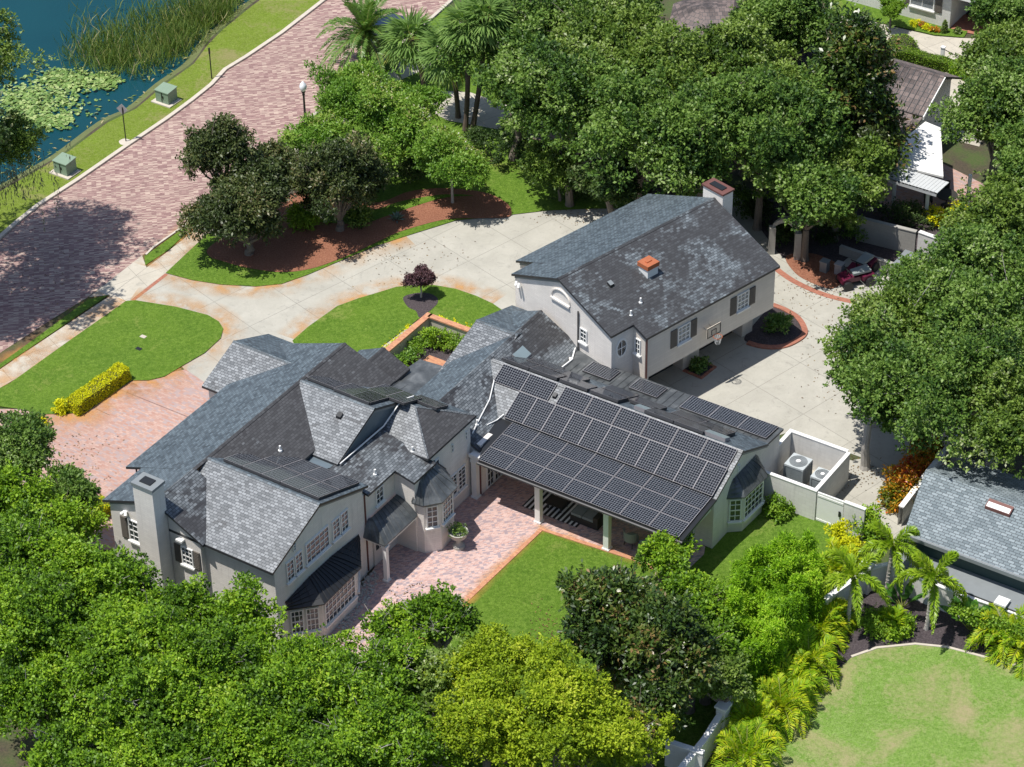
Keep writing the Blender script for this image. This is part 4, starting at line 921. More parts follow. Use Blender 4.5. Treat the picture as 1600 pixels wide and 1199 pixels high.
# ---- roof fittings
def on(F, kind):
    return kind
def panel(P0, eu, ev, lu, lv, lift=.10):
    """P0 lower corner on the roof; eu along the row, ev up the slope (unit vectors)"""
    n = eu.cross(ev).normalized()
    if n.z < 0: n = -n
    m = MB(); a = P0 + n * lift; q = [a, a + eu * lu, a + eu * lu + ev * lv, a + ev * lv]
    m.prism(q, n * -(lift * .75), 0, 2)  # dark sides reach down towards the roof, painting in the shadow gap
    bd = .013; q2 = [a + eu * bd + ev * bd, a + eu * (lu - bd) + ev * bd, a + eu * (lu - bd) + ev * (lv - bd), a + eu * bd + ev * (lv - bd)]
    w_, h_ = lu - 2 * bd, lv - 2 * bd; nu, nv = round(w_ / .1285), round(h_ / .1285); su, sv = nu * .1285, nv * .1285
    q3 = [p + n * .003 for p in q2]
    uv = [(0, 0), (su, 0), (su, sv), (0, sv)]
    if (q3[1] - q3[0]).cross(q3[2] - q3[1]).dot(n) < 0: q3 = q3[::-1]; uv = uv[::-1]
    m.add(q3, 1, uv=[(x + .0035, y + .0035) for x, y in uv])
    return m.build('solar_panel', ['alu', 'cells', 'trim_dark'], H)
def slope_axes(F, A, B, C):
    """A,B along the row, C up slope from A"""
    a, b, c = F(*A), F(*B), F(*C); return (b - a).normalized(), (c - a).normalized()
LW, LH = 1.555, 1.04
eu, ev = slope_axes(S, (0, 2.45, 3.12), (1, 2.45, 3.12), (0, 4.88, 4.32))
A0 = S(0, 2.45, 3.12)
for k in range(11): panel(A0 + eu * (-3.47 + k * 1.03) + ev * .04, eu, ev, LH - .02, LW - .02, .17)
for u in (-5.02, -3.5, -1.5, .055, 1.61, 3.165, 4.72, 6.275): panel(A0 + eu * u + ev * 1.62, eu, ev, LW - .03, LH)
eu, ev = slope_axes(S, (0, -.58, 2.84), (1, -.58, 2.84), (0, 2.5, 3.10)); A0 = S(0, -.58, 2.84)
for r_ in range(3):
    for k in range(7): panel(A0 + eu * (-2.98 + k * 1.545) + ev * (.0 + r_ * 1.045), eu, ev, LW - .035, LH - .02, .09 if r_ < 2 else .09)
eu, ev = slope_axes(S, (0, 7.45, 3.10), (-1, 7.45, 3.10), (0, 4.88, 4.32)); A0 = S(0, 7.45, 3.10)
for k, u in enumerate((4.6, 3.0, 1.4, -1.2, -2.9, -5.0, -6.6)): panel(A0 + eu * u + ev * (.45 if k % 2 else .75), eu, ev, LW, LH, .2)
for k, u in enumerate((3.8, 2.2, .5, -1.2, -4.2, -5.8)): panel(A0 + eu * u + ev * (1.62), eu, ev, LW, LH, .2)
eu, ev = slope_axes(S, (0, 9.1, 2.9), (-1, 9.1, 2.9), (0, 7.4, 3.06)); A0 = S(0, 9.1, 2.9)
for u in (-7.75, -6.18, -4.61): panel(A0 + eu * u + ev * .12, eu, ev, LW, LW - .3)
for u in (-1.75, .9): panel(A0 + eu * u + ev * .25, eu, ev, LW, LH)
eu, ev = slope_axes(S, (0, -7.1, 5.1), (-1, -7.1, 5.1), (0, -10.62, 6.42)); A0 = S(0, -7.1, 5.1)
for k in range(5): panel(A0 + eu * (4.75 + k * 1.06) + ev * 1.98, eu, ev, LH, LW, .16)
for k in range(4): panel(A0 + eu * (4.75 + k * 1.06) + ev * .38, eu, ev, LH, LW, .16)
eu, ev = slope_axes(S, (0, -.7, 5.2), (-1, -.7, 5.2), (0, -3.68, 6.45)); A0 = S(0, -.7, 5.2)
panel(A0 + eu * 9.0 + ev * 1.95, eu, ev, LW, LH, .16)
for k in range(3): panel(A0 + eu * (6.7 + k * .0 + k * 1.06 - .9) + ev * 1.55, eu, ev, LH, LW, .16) if k else panel(A0 + eu * 6.9 + ev * 1.62, eu, ev, LH, LW, .16)
for k in range(2): panel(A0 + eu * (6.0 + k * 1.06) + ev * .0, eu, ev, LH, LW, .16)
eu, ev = slope_axes(S, (-5, .38, 4.62), (-6, .38, 4.62), (-5, -1.62, 5.55)); A0 = S(0, .38, 4.62)
panel(A0 + eu * 4.9 + ev * .6, eu, ev, LW, LH, .16)
# skylights, vents, pipes
def boxon(F, name, u0, u1, v0, v1, zf, h, mat, mat2=None):
    m = MB(F.e); m.prism([F(u, v, zf(u, v) + h) for u, v in ((u0, v0), (u1, v0), (u1, v1), (u0, v1))], (0, 0, -h - .05), 0, 1 if mat2 else 0); return m.build(name, [mat] + ([mat2] if mat2 else []), H)
l2 = lambda u, v: 4.37 - (u + 5.93) * .6
sr = lambda u, v: 4.32 - (v - 4.88) * .475
sf = lambda u, v: 3.12 + (v - 2.45) * .494
mr = lambda u, v: 6.4 - (u + 10.75) * .386
g2 = lambda u, v: 6.6 - (u + 7.3) * .4
bgv = lambda u, v: 6.42 - (-10.62 - v) * .391
cgv = lambda u, v: 6.45 - (-3.68 - v) * .414
boxon(S, 'skylight', -5.3, -4.8, 6.0, 6.9, l2, .1, 'skyglass', 'alu'); boxon(S, 'vent', -4.35, -4.1, 6.35, 6.6, l2, .18, 'trim_grey', 'metal_dark')
for u in (-1.8, 2.0, 5.6): boxon(S, 'skylight', u, u + 1.3, 5.25, 5.75, sr, .22, 'skyglass', 'alu')
boxon(S, 'vent', -1.86, -1.68, 4.15, 4.35, sf, .14, 'metal_dark')
boxon(G, 'vent', -5.9, -5.65, 9.95, 10.2, g2, .16, 'trim_grey', 'metal_dark')
boxon(S, 'vent', -7.95, -7.7, -4.75, -4.5, cgv, .14, 'metal_dark')
m = MB()
for F, u, v, z in ((S, -8.9, -7.75, mr), (S, -5.0, -5.9, lambda u, v: 4.72), (S, -4.6, -3.5, lambda u, v: 4.62), (S, -4.2, 1.2, l2), (G, -4.3, 10.7, g2), (G, -4.0, 9.75, lambda u, v: 5.25)):
    m = MB(); p = F(u, v, z(u, v)); m.tube([p + Vector((0, 0, -.1)), p + Vector((0, 0, .04)), p + Vector((0, 0, .041)), p + Vector((0, 0, .28))], [.1, .1, .05, .05], 7); m.build('vent_pipe', 'white', H)
for pts, r_ in (([S(-6.42, -6.6, 5.2), S(-6.42, -4.6, 5.18), S(-6.42, -3.2, 5.16), S(-6.42, -1.7, 5.72), S(-6.3, -.9, 5.5)], .035), ([S(-5.0, 3.9, 3.95), S(-4.6, 2.9, 3.6), S(-4.2, 1.2, 3.4), S(-4.0, .5, 3.35)], .03), ([S(-3.6, 2.6, 3.3), S(-3.75, 2.2, 3.14), S(-3.9, 1.6, 3.18)], .03), ([S(-3.45, 7.4, 3.1), S(-3.4, 8.4, 3.06), S(-3.95, 9.7, 3.04)], .045)):
    m = MB(); m.tube(pts, r_, 5); m.build('conduit', 'white', H)
for p, z in ((S(-4.7, -7.18), 4.5), (S(-3.42, .22), 2.7), (S(-14.5, -11.3), 4.7)): m = MB(S.e); m.tube([Vector((p.x, p.y, z)), Vector((p.x, p.y, .1))], .045, 6); m.build('downspout', 'rust_dark', H)
# ---------------------------------------------------------------- neighbours' buildings, walls
def loc(px, py, z): q = S.loc(W(px, py, z)); return q[0], q[1]
# brown tiled house beyond the grove
N1 = empty('house', W(1400, 200, 0), 'brown tiled house with white fascia at the right, partly behind the tall dark magnolia', 'house')
u1, vr = loc(1476, 120, 4.3); _, ve = loc(1421, 176, 3.0)
gable(N1, S, 'u', u1 - 13, u1, vr, 4.3, ve, 3.0, 2 * vr - ve, 3.0, mats=('brown_tile', 'brown_tile'), ohr=(.2, .5), oh=.4, wall='cream')
m = MB()
for k in range(26):
    u_ = u1 - .3 - k * .36; m.tube([S(u_, vr, 4.33), S(u_, ve, 3.03)], .022, 4)
m.build('roof_seam', 'trim_dark', N1)
u2, v2 = loc(1443, 187, 2.7)
roofp(N1, S, [(u2 - 5, v2 - 1.9, 2.5), (u2, v2 - 1.9, 2.5), (u2, ve + .1, 2.95), (u2 - 5, ve + .1, 2.95)], 'brown_tile')
m = MB(S.e); m.prism([S(u1 + .01, ve, 2.98), S(u1 + .01, vr, 4.28), S(u1 + .01, vr, 4.08), S(u1 + .01, ve, 2.78)], S(.06, 0, 0) - S(0, 0, 0)); m.build('fascia', 'white', N1)
# white patio cover and its slatted front
N2 = empty('patio_cover', W(1440, 330, 0), 'white flat patio cover with slatted front on square posts, beside the brown tiled roof', 'patio cover')
m = MB(S.e); m.prism([W(1446, 190, 2.7), W(1470, 200, 2.7), W(1474, 276, 2.7), W(1400, 258, 2.7), W(1418, 212, 2.7)], (0, 0, -.12)); m.build('roof', 'white', N2)
m = MB(S.e); A, B, C, D = W(1382, 278, 2.62), W(1406, 261, 2.62), W(1483, 285, 2.62), W(1463, 303, 2.62)
for k in range(15):
    a, b = D.lerp(A, k / 14.6), C.lerp(B, k / 14.6); a2, b2 = D.lerp(A, (k + .93) / 14.6), C.lerp(B, (k + .93) / 14.6); m.prism([a, b, b2, a2], (0, 0, -.05))
m.prism([D, A, A + Vector((0, 0, -.2)), D + Vector((0, 0, -.2))], Vector((.05, .08, 0))); m.build('slats', 'slat_white', N2)
for px, py in ((1446, 343), (1510, 334), (1395, 322)):
    p = W(px, py, 0); m = MB(); m.tube([p, p + Vector((0, 0, 2.5))], .13, 4); m.build('post', 'white', N2)
sheet('patio', [(1370, 300), (1440, 240), (1560, 300), (1530, 352), (1450, 350), (1380, 340)], .03, 'drive_brick')
sheet('side_yard', [(1440, 160), (1480, 110), (1560, 150), (1530, 230), (1470, 215)], .032, 'walk')
# white house at the top right
N3 = empty('house', W(1483, 46, 0), 'white block house at the top right corner with dark shutters', 'house')
u3, v3 = loc(1483, 46, 0)
vol(N3, S, [(u3 - 13, v3), (u3, v3), (u3, v3 + 7), (u3 - 13, v3 + 7)], 0, 3.0, 'wall_white')
window(N3, S, 'v', v3, -1, u3 - 2.75, u3 - 1.1, .95, 2.5, 2, 2, shut=.45, pane='blind', fr=.08)
window(N3, S, 'v', v3, -1, u3 - 8.6, u3 - 7.2, .95, 2.5, 2, 2, shut=.45, pane='blind', fr=.08)
roofp(N3, S, [(u3 - 13.4, v3 - .5, 3.0), (u3 + .4, v3 - .5, 3.0), (u3 + .4, v3 + 4, 4.4), (u3 - 13.4, v3 + 4, 4.4)], 'shingle')
roofp(N3, S, [(u3, v3 - .2, 2.62), (u3 + 9, v3 - .2, 2.62), (u3 + 9, v3 + 6, 3.1), (u3, v3 + 6, 3.1)], 'shingle')
m = MB(S.e); m.box(S, u3 + .02, u3 + 9, v3 - .24, v3 - .12, 2.3, 2.5); m.build('fascia', 'white', N3)
vol(N3, S, [(u3, v3 + 3.5), (u3 + 8, v3 + 3.5), (u3 + 8, v3 + 3.7), (u3, v3 + 3.7)], 0, 2.6, 'door_dark', 'porch_wall'); window(N3, S, 'v', v3 + 3.49, -1, u3 + 1.2, u3 + 2.6, 1.1, 2.0, 1, 1)
for du in (3.9, 8.6): column(S, u3 + du, v3 + .1, .22, 2.3, N3)
sheet('neighbour_drive', [(1330, 10), (1360, 34), (1420, 48), (1460, 57), (1500, 60), (1560, 62), (1640, 80), (1640, 150), (1500, 106), (1440, 84), (1380, 68), (1300, 30)], .02, 'walk')
sheet('porch_floor', [(1486, 47), (1640, 80), (1640, 50), (1490, 20)], .05, 'brick_red')
sheet('neighbour_lawn', [(1290, 22), (1360, 33), (1460, 56), (1506, 60), (1512, 50), (1483, 46), (1383, 10), (1290, -20)], .06, 'lawn')
# brown roof at the top centre
N4 = empty('house', W(1100, 60, 0), 'low house with weathered brown hipped roof at the top centre above the oaks', 'house')
m = MB(S.e); a, b = W(1092, 12, 3.9), W(1147, 10, 3.9); c = [W(1052, 6, 3.2), W(1040, 60, 2.6), W(1120, 90, 2.6), W(1168, 30, 2.6), W(1150, -30, 3.0)]
for q in ([a, c[0], c[1]], [a, c[1], c[2]], [a, c[2], b], [b, c[2], c[3]], [b, c[3], c[4]], [a, b, c[4], c[0]]): m.prism(q, (0, 0, -.1))
m.build('roof', 'brown_tile', N4)
m = MB(); m.prism([Vector((p.x * .97 + a.x * .03, p.y * .97 + a.y * .03, 2.4)) for p in c], (0, 0, -2.4)); m.build('wall', 'cream', N4)
# grey shingled house, bottom right
N5 = empty('house', W(1440, 860, 0), 'grey shingled house with a dark green fascia at the right edge of the photo', 'house')
ul, vr = loc(1449, 741, 3.7); ue, ve = loc(1413, 828, 2.9)
m = MB(S.e); slab(m, [S(ue, ve, 2.75), S(ue + 12, ve, 2.75), S(ul + 12, vr, 3.9), S(ul - .1, vr, 3.9)], 0, .12); slab(m, [S(ue, 2 * vr - ve, 2.7), S(ue + 12, 2 * vr - ve, 2.7), S(ul + 12, vr, 3.9), S(ul - .1, vr, 3.9)], 0, .12)
m.build('roof', ['shingle', 'trim_dark', 'white'], N5)
vol(N5, S, [(ue + .3, ve + .35), (ue + 12, ve + .35), (ue + 12, 2 * vr - ve - .3), (ue + .3, 2 * vr - ve - .3)], 0, 2.62, 'green_wall')
m = MB(S.e); m.box(S, ue, ue + 12, ve - .12, ve - .02, 2.55, 2.74); m.build('gutter', 'trim_grey', N5)
roofp(N5, S, [(ue - .1, ve - .9, 1.5), (ue + 12, ve - .9, 1.5), (ue + 12, ve + .34, 1.62), (ue - .1, ve + .34, 1.62)], 'trim_grey', 'ledge', .1)
sl = lambda u, v: 2.75 + (v - ve) * (3.9 - 2.75) / (vr - ve)
us, vs_ = loc(1560, 805, 3.35)
m = MB(S.e); m.prism([S(u, v, sl(u, v) + .16) for u, v in ((us - .6, vs_ - .22), (us + .6, vs_ - .22), (us + .6, vs_ + .22), (us - .6, vs_ + .22))], (0, 0, -.2)); m.build('skylight', 'rust_dark', N5)
m = MB(S.e); m.prism([S(u, v, sl(u, v) + .175) for u, v in ((us - .55, vs_ - .20), (us + .55, vs_ - .20), (us + .55, vs_ + .05), (us - .55, vs_ + .05))], (0, 0, -.01)); m.build('skylight_blind', 'white', N5)
# ---- garden walls
def gwall(pts, h, t, label, mat='wall_white', name='garden_wall', world=None, group=None, capm='white', caph=.05):
    P_ = world or [W(x, y, 0) for x, y in pts]
    o = empty(name, P_[0], label, 'wall', group)
    m, A, B = ribbon('', P_, t, 0, h, mat); m.build('wall_face', mat, o)
    m2, A, B = ribbon('', [p + Vector((0, 0, h)) for p in P_], t + .06, h, h + caph, capm)
    m2.build('coping', capm, o); return o
AE = empty('equipment_enclosure', S(9.4, 8.5), 'white block wall enclosure with gate round the air conditioners', 'enclosure')
def wseg(F, u0, u1, v0, v1, h, par, mat='wall_white', name='wall'):
    m = MB(F.e); m.box(F, u0, u1, v0, v1, 0, h); m.build(name, mat, par)
    m = MB(F.e); m.box(F, u0 - .02, u1 + .02, v0 - .02, v1 + .02, h + .002, h + .05); m.build('coping', 'white', par)
wseg(S, 7.88, 10.9, 6.95, 7.1, 1.75, AE); wseg(S, 10.75, 10.9, 7.13, 10.4, 1.75, AE, name='wall'); wseg(S, 7.6, 10.72, 10.42, 10.57, 1.75, AE); wseg(S, 7.6, 7.75, 9.15, 10.39, 1.75, AE)
wseg(S, 12.35, 13.4, 6.98, 7.12, 1.7, AE)
m = MB(S.e); m.box(S, 10.95, 12.3, 7.0, 7.08, .03, 1.72); m.box(S, 10.95, 12.3, 6.98, 6.999, .1, .2); m.box(S, 10.95, 12.3, 6.98, 6.999, 1.5, 1.6); gt = m.build('gate', 'white', AE)
m = MB(S.e); m.box(S, 12.1, 12.2, 6.94, 6.979, .8, 1.1); m.build('handle', 'metal_dark', gt)
sheet('equipment_pad', None, .022, 'walk', world=[S(7.75, 7.1), S(10.75, 7.1), S(10.75, 10.42), S(7.75, 10.42)])
def acunit(u, v, w_, h, label):
    o = empty('air_conditioner', S(u, v), label, 'air conditioner', 'air conditioners in the walled enclosure'); a = w_ / 2
    m = MB(S.e); m.box(S, u - a - .05, u + a + .05, v - a - .05, v + a + .05, 0, .08); m.build('base', 'kerb', o)
    m = MB(S.e); m.box(S, u - a, u + a, v - a, v + a, .08, h - .1)
    for k in range(int((h - .3) / .05)):
        z = .15 + k * .05; m.box(S, u - a - .012, u + a + .012, v - a - .012, v + a + .012, z, z + .022)
    for sx in (-1, 1):
        for sy in (-1, 1): m.box(S, u + sx * a - .04, u + sx * a + .04, v + sy * a - .04, v + sy * a + .04, .08, h - .1)
    m.build('cabinet', 'ac_grey', o)
    m = MB(S.e); m.box(S, u - a - .03, u + a + .03, v - a - .03, v + a + .03, h - .098, h); t_ = m.build('top', 'ac_light', o)
    m = MB(); c = S(u, v, h)
    for r_ in (.9, .68, .46, .24):
        ring = [c + Vector((a * r_ * math.cos(k * .3927), a * r_ * math.sin(k * .3927), .02)) for k in range(17)]; m.tube(ring, .012, 4, cap=False)
    m.lathe(c, [(a * .9, .001), (a * .88, .006)], 16); m.build('fan_guard', 'trim_grey', t_)
    m = MB(); m.lathe(c, [(a * .25, .01), (a * .25, .05), (a * .1, .06)], 10); m.build('fan_cap', 'white', t_)

acunit(8.85, 9.1, .95, 1.3, 'tallest grey air conditioner, nearest the back of the enclosure'); acunit(9.6, 7.95, .6, .75, 'smallest square air conditioner, near the middle of the enclosure')
acunit(8.35, 7.6, .85, .8, 'low air conditioner against the front wall by the house corner'); acunit(10.2, 9.0, .8, 1.15, 'air conditioner beside the right wall of the enclosure under overhanging leaves')
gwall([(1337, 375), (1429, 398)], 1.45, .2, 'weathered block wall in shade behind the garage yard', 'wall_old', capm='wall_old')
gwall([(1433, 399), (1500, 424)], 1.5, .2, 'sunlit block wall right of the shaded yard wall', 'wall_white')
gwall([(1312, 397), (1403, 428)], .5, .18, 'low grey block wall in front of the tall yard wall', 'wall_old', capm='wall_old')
AG = empty('arched_gateway', W(1205, 396, 0), 'weathered arched gateway at the right of the garage chimney', 'gateway')
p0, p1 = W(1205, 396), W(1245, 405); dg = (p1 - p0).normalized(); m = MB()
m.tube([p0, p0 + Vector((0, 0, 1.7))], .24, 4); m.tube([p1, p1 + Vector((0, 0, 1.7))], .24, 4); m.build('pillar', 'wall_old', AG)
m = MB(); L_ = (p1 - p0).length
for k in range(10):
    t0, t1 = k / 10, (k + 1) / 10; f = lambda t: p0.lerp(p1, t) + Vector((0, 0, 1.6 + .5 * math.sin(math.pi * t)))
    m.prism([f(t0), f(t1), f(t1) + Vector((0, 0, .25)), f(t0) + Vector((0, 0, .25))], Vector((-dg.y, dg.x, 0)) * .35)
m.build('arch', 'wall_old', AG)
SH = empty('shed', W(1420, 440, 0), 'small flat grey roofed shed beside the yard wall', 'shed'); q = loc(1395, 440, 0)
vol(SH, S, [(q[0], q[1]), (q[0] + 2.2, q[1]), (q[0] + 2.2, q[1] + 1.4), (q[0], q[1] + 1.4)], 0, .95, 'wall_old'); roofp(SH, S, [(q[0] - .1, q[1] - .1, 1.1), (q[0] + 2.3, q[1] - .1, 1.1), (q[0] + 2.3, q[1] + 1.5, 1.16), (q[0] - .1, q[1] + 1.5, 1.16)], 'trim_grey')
gwall([(1060, 1240), (1100, 1190), (1128, 1145), (1160, 1095)], 1.3, .22, 'white garden wall at the bottom running up behind the yellow palms')
gwall([(1160, 1095), (1203, 1052), (1248, 1005), (1295, 965), (1352, 925)], 1.3, .2, 'middle stretch of white garden wall between golden palms and feathery hedge')
gwall([(1040, 1196), (1098, 1215)], 1.4, .2, 'short return of white garden wall at the bottom edge')
gwall([(1352, 925), (1384, 918), (1450, 945), (1500, 965), (1560, 985), (1680, 1035)], 1.35, .22, 'white garden wall in front of the grey shingled house')
for i, (x, y, lb) in enumerate(((1128, 1148, 'white square pier on the bottom stretch of garden wall'), (1208, 1045, 'white square pier showing above the golden palms'), (1352, 925, 'white square pier where the garden walls meet'), (1560, 985, 'white square pier behind the golden palm by the grey house'))):
    o = empty('wall_pier', W(x, y, 0), lb, 'pier', 'piers of the white garden wall'); p = W(x, y, 0); u_, v_, _ = S.loc(p)
    m = MB(S.e); m.box(S, u_ - .22, u_ + .22, v_ - .22, v_ + .22, 0, 1.62); m.build('shaft', 'wall_white', o); m = MB(S.e); m.box(S, u_ - .28, u_ + .28, v_ - .28, v_ + .28, 1.622, 1.72); m.build('cap', 'white', o)
gwall([(1405, 822), (1428, 792), (1452, 760), (1490, 712), (1500, 690)], 1.1, .2, 'narrow wall along the left side of the grey shingled house')
# front courtyard
CW = empty('courtyard_wall', S(-13.4, 8.5), 'low rendered wall with orange brick coping round the front courtyard', 'wall')
for (u0, u1, v0, v1) in ((-13.5, -13.3, 3.6, 10.5), (-13.29, -10.9, 10.3, 10.5)):
    m = MB(S.e); m.box(S, u0, u1, v0, v1, 0, .85); m.build('wall_face', 'render', CW); m = MB(S.e); m.box(S, u0 - .07, u1 + .07, v0 - .07, v1 + .07, .852, .93); m.build('coping', 'brick_edge', CW)

sheet('courtyard_bed', None, .08, 'mulch_dark', world=[S(-13.3, 3.4), S(-13.3, 10.3), S(-8.5, 10.3), S(-8.5, 3.4)])
sheet('courtyard_floor', None, .10, 'brick_edge', world=[S(-12.0, 3.2), S(-12.0, 8.4), S(-8.6, 8.4), S(-8.6, 3.2)])
m = MB(); m.lathe(S(-10.6, 6.3), [(.85, 0), (.85, .14), (.8, .15)], 24); tag(m.build('round_paving', 'render', loc=S(-10.6, 6.3)), kind='structure')
r = random.Random(5)
CB = 'shrubs in the front courtyard bed'
for i in range(13):
    if i < 8: u_, v_ = -12.65 + r.uniform(-.15, .2), 4.0 + i * .75
    else: u_, v_ = -11.9 + (i - 8) * .55, 9.3 + r.uniform(-.3, .4)
    bush('shrub', S(u_, v_, .08), (.42, .42, .55), 'leaf_crape' if i % 3 else 'leaf_hedge', 'small leafy shrub in the bed inside the front courtyard wall' , group=CB, seed=40 + i, n=8, tufts=12, leaf=.12)
bush('shrub', S(-12.1, 9.2, .08), (.7, .7, .9), 'leaf_camphor', 'biggest green shrub in the corner of the front courtyard', group=CB, seed=77, n=14, leaf=.12)
for i in range(9):
    u_, v_ = ((-13.8, 4.6 + i * .95) if i < 6 else (-12.9 + (i - 6) * .8, 10.85))
    bush('border_plant', S(u_, v_, .06), (.28, .28, .3), 'leaf_gold', 'small yellow green plant outside the front courtyard wall, ' + ('at its street side' if i < 6 else 'at its far end'), group='yellow plants along the courtyard wall', seed=60 + i, n=6, tufts=10, leaf=.12, core=False)
# ---------------------------------------------------------------- street furniture and small things

for (x, y, lb) in ((261, 159, 'pale green utility cabinet on a pad by the street, the farther of the two'), (103, 270, 'pale green utility cabinet on a pad by the street, the nearer of the two')):
    p = W(x, y, 0); u_, v_, _ = S.loc(p); o = empty('utility_cabinet', p, lb, 'utility cabinet', 'green cabinets by the lake')
    m = MB(S.e); m.box(S, u_ - .72, u_ + .72, v_ - .62, v_ + .5, .04, .12); m.build('pad', 'kerb', o)
    m = MB(S.e); m.box(S, u_ - .48, u_ + .48, v_ - .42, v_ + .42, .121, .88); m.build('cabinet', 'green_box', o)
    m = MB(S.e); m.prism([S(u_ - .52, v_ - .46, .885), S(u_ + .52, v_ - .46, .885), S(u_ + .52, v_ + .46, .97), S(u_ - .52, v_ + .46, .97)], (0, 0, -.05)); m.build('lid', 'green_box', o)
    m = MB(S.e); m.box(S, u_ - .02, u_ + .02, v_ - .45, v_ - .425, .2, .85); m.box(S, u_ + .06, u_ + .12, v_ - .46, v_ - .425, .45, .6); m.build('handle', 'metal_dark', o)
p = W(197, 222, 0); o = empty('road_sign', p, 'diamond shaped traffic sign seen from behind on a dark post by the lake', 'road sign')
m = MB(); m.tube([p, p + Vector((0, 0, 2.3))], .035, 6); m.build('post', 'metal_dark', o)
m = MB(); c = p + Vector((-.03, .04, 2.15)); s_ = .36; fx = Vector((.92, -.39, 0)); m.prism([c + fx * s_, c + Vector((0, 0, s_)), c - fx * s_, c - Vector((0, 0, s_))], Vector((.01, .02, 0))); m.build('sign_plate', 'alu', o)
sheet('bare_patch', [(186, 222), (194, 218), (203, 220), (207, 224), (198, 228), (189, 227)], .056, 'kerb', smooth=True)
p = W(331, 124, 0); o = empty('marker_post', p, 'thin dark post with a narrow sign on the far lake verge', 'post')
m = MB(); m.tube([p, p + Vector((0, 0, 2.1))], .04, 6); m.build('post', 'metal_dark', o); m = MB(); m.tube([p + Vector((0, 0, 1.75)), p + Vector((0, 0, 2.12))], .075, 4); m.build('sign_plate', 'metal_dark', o)
p = W(478, 202, 0); o = empty('street_lamp', p, 'dark street lamp post with a white glass acorn globe', 'street lamp')
m = MB(); m.lathe(p, [(.2, 0), (.2, .12), (.13, .3), (.1, .45), (.07, .6), (.06, 2.2), (.09, 2.32), (.07, 2.4), (.13, 2.5), (.13, 2.55)], 12); m.build('post', 'metal_dark', o)
m = MB(); m.lathe(p, [(.12, 2.552), (.2, 2.7), (.22, 2.85), (.17, 3.0), (.08, 3.1), (.03, 3.18)], 14); m.build('globe', 'globe', o, smooth=True)
# parked car
def car(px, py, ang, label, colm):
    p = W(px, py, 0); F = Frame(ang, (p.x, p.y)); o = empty('parked_car', p, label, 'car')
    prof = [(-2.0, .45, .75), (-1.95, .72, .8), (-1.2, .86, .84), (-.55, 1.28, .68), (.75, 1.33, .66), (1.45, .95, .8), (2.0, .82, .8), (2.05, .4, .75)]
    m = MB(F.e); top = [(u, z, w_) for u, z, w_ in prof]
    for i in range(len(top) - 1):
        (u0, z0, w0), (u1, z1, w1) = top[i], top[i + 1]
        m.add([F(u0, -w0, z0), F(u1, -w1, z1), F(u1, w1, z1), F(u0, w0, z0)])
        for s_ in (-1, 1):
            b0, b1 = .86, .86; zz0, zz1 = min(z0, .8), min(z1, .8)
            m.add([F(u0, s_ * b0, .25), F(u1, s_ * b1, .25), F(u1, s_ * b1, zz1), F(u0, s_ * b0, zz0)]); m.add([F(u0, s_ * b0, zz0), F(u1, s_ * b1, zz1), F(u1, s_ * w1, z1), F(u0, s_ * w0, z0)])
    m.build('body', colm, o)
    m = MB(F.e); m.add([F(-1.15, -.72, .9), F(-.58, -.62, 1.27), F(-.58, .62, 1.27), F(-1.15, .72, .9)][::-1]); m.v = [(a, b, c + .015) for a, b, c in m.v]; m.build('windscreen', 'glass', o)
    m = MB(F.e); m.add([F(1.38, -.7, .985), F(.8, -.6, 1.31), F(.8, .6, 1.31), F(1.38, .7, .985)]); m.v = [(a, b, c + .015) for a, b, c in m.v]; m.build('rear_window', 'glass', o)
    for u_ in (-1.3, 1.3):
        for s_ in (-1, 1):
            m = MB(); m.tube([F(u_, s_ * .74, .31), F(u_, s_ * .89, .31)], .31, 16); wh = m.build('wheel', 'metal_dark', o); m = MB(); m.tube([F(u_, s_ * .88, .31), F(u_, s_ * .9, .31)], .19, 10); m.build('rim', 'alu', wh)
    for s_ in (-1, 1): m = MB(F.e); m.box(F, 2.03, 2.08, s_ * .65 - .14, s_ * .65 + .14, .6, .74); m.build('tail_light', 'rust_dark', o); m = MB(F.e); m.box(F, -2.02, -1.97, s_ * .6 - .14, s_ * .6 + .14, .55, .68); m.build('headlight', 'white', o)

dv = (W(690, 16) - W(588, 104)).normalized(); a_ = math.degrees(math.atan2(dv.y, dv.x)); car(604, 62, a_ + 180, 'dark blue car parked at the kerb behind the date palm', 'car_blue')
# utility carts in the back yard

for i, (x, y, a_, lb) in enumerate(((1336, 444, 20, 'maroon utility cart nearest the driveway with a grey seat'), (1345, 428, 50, 'maroon utility cart behind the first, against the low wall'))):
    p = W(x, y, 0); F = Frame(a_, (p.x, p.y)); o = empty('utility_cart', p, lb, 'utility cart', 'maroon carts in the back yard')
    m = MB(F.e); m.prism([F(-.9, -.38, .62), F(-.9, .38, .62), F(-.3, .4, .78), F(-.3, -.4, .78)], (0, 0, -.3)); m.prism([F(.25, -.42, .62), F(.25, .42, .62), F(.9, .42, .7), F(.9, -.42, .7)], (0, 0, -.25)); m.box(F, -.3, .25, -.2, .2, .3, .55); m.build('body', 'maroon', o)
    m = MB(F.e); m.prism([F(-.25, -.24, .84), F(-.25, .24, .84), F(.75, .3, .92), F(.75, -.3, .92)], (0, 0, -.13)); m.build('seat', 'cushion', o)
    m = MB(); m.tube([F(-.5, -.38, 1.0), F(-.5, .38, 1.0)], .03, 5); m.tube([F(-.5, 0, .7), F(-.5, 0, 1.0)], .03, 5); m.build('handlebar', 'metal_dark', o)
    for u_ in (-.65, .65):
        for s_ in (-1, 1): m = MB(); m.tube([F(u_, s_ * .32, .27), F(u_, s_ * .55, .27)], .27, 12); m.build('wheel', 'metal_dark', o)


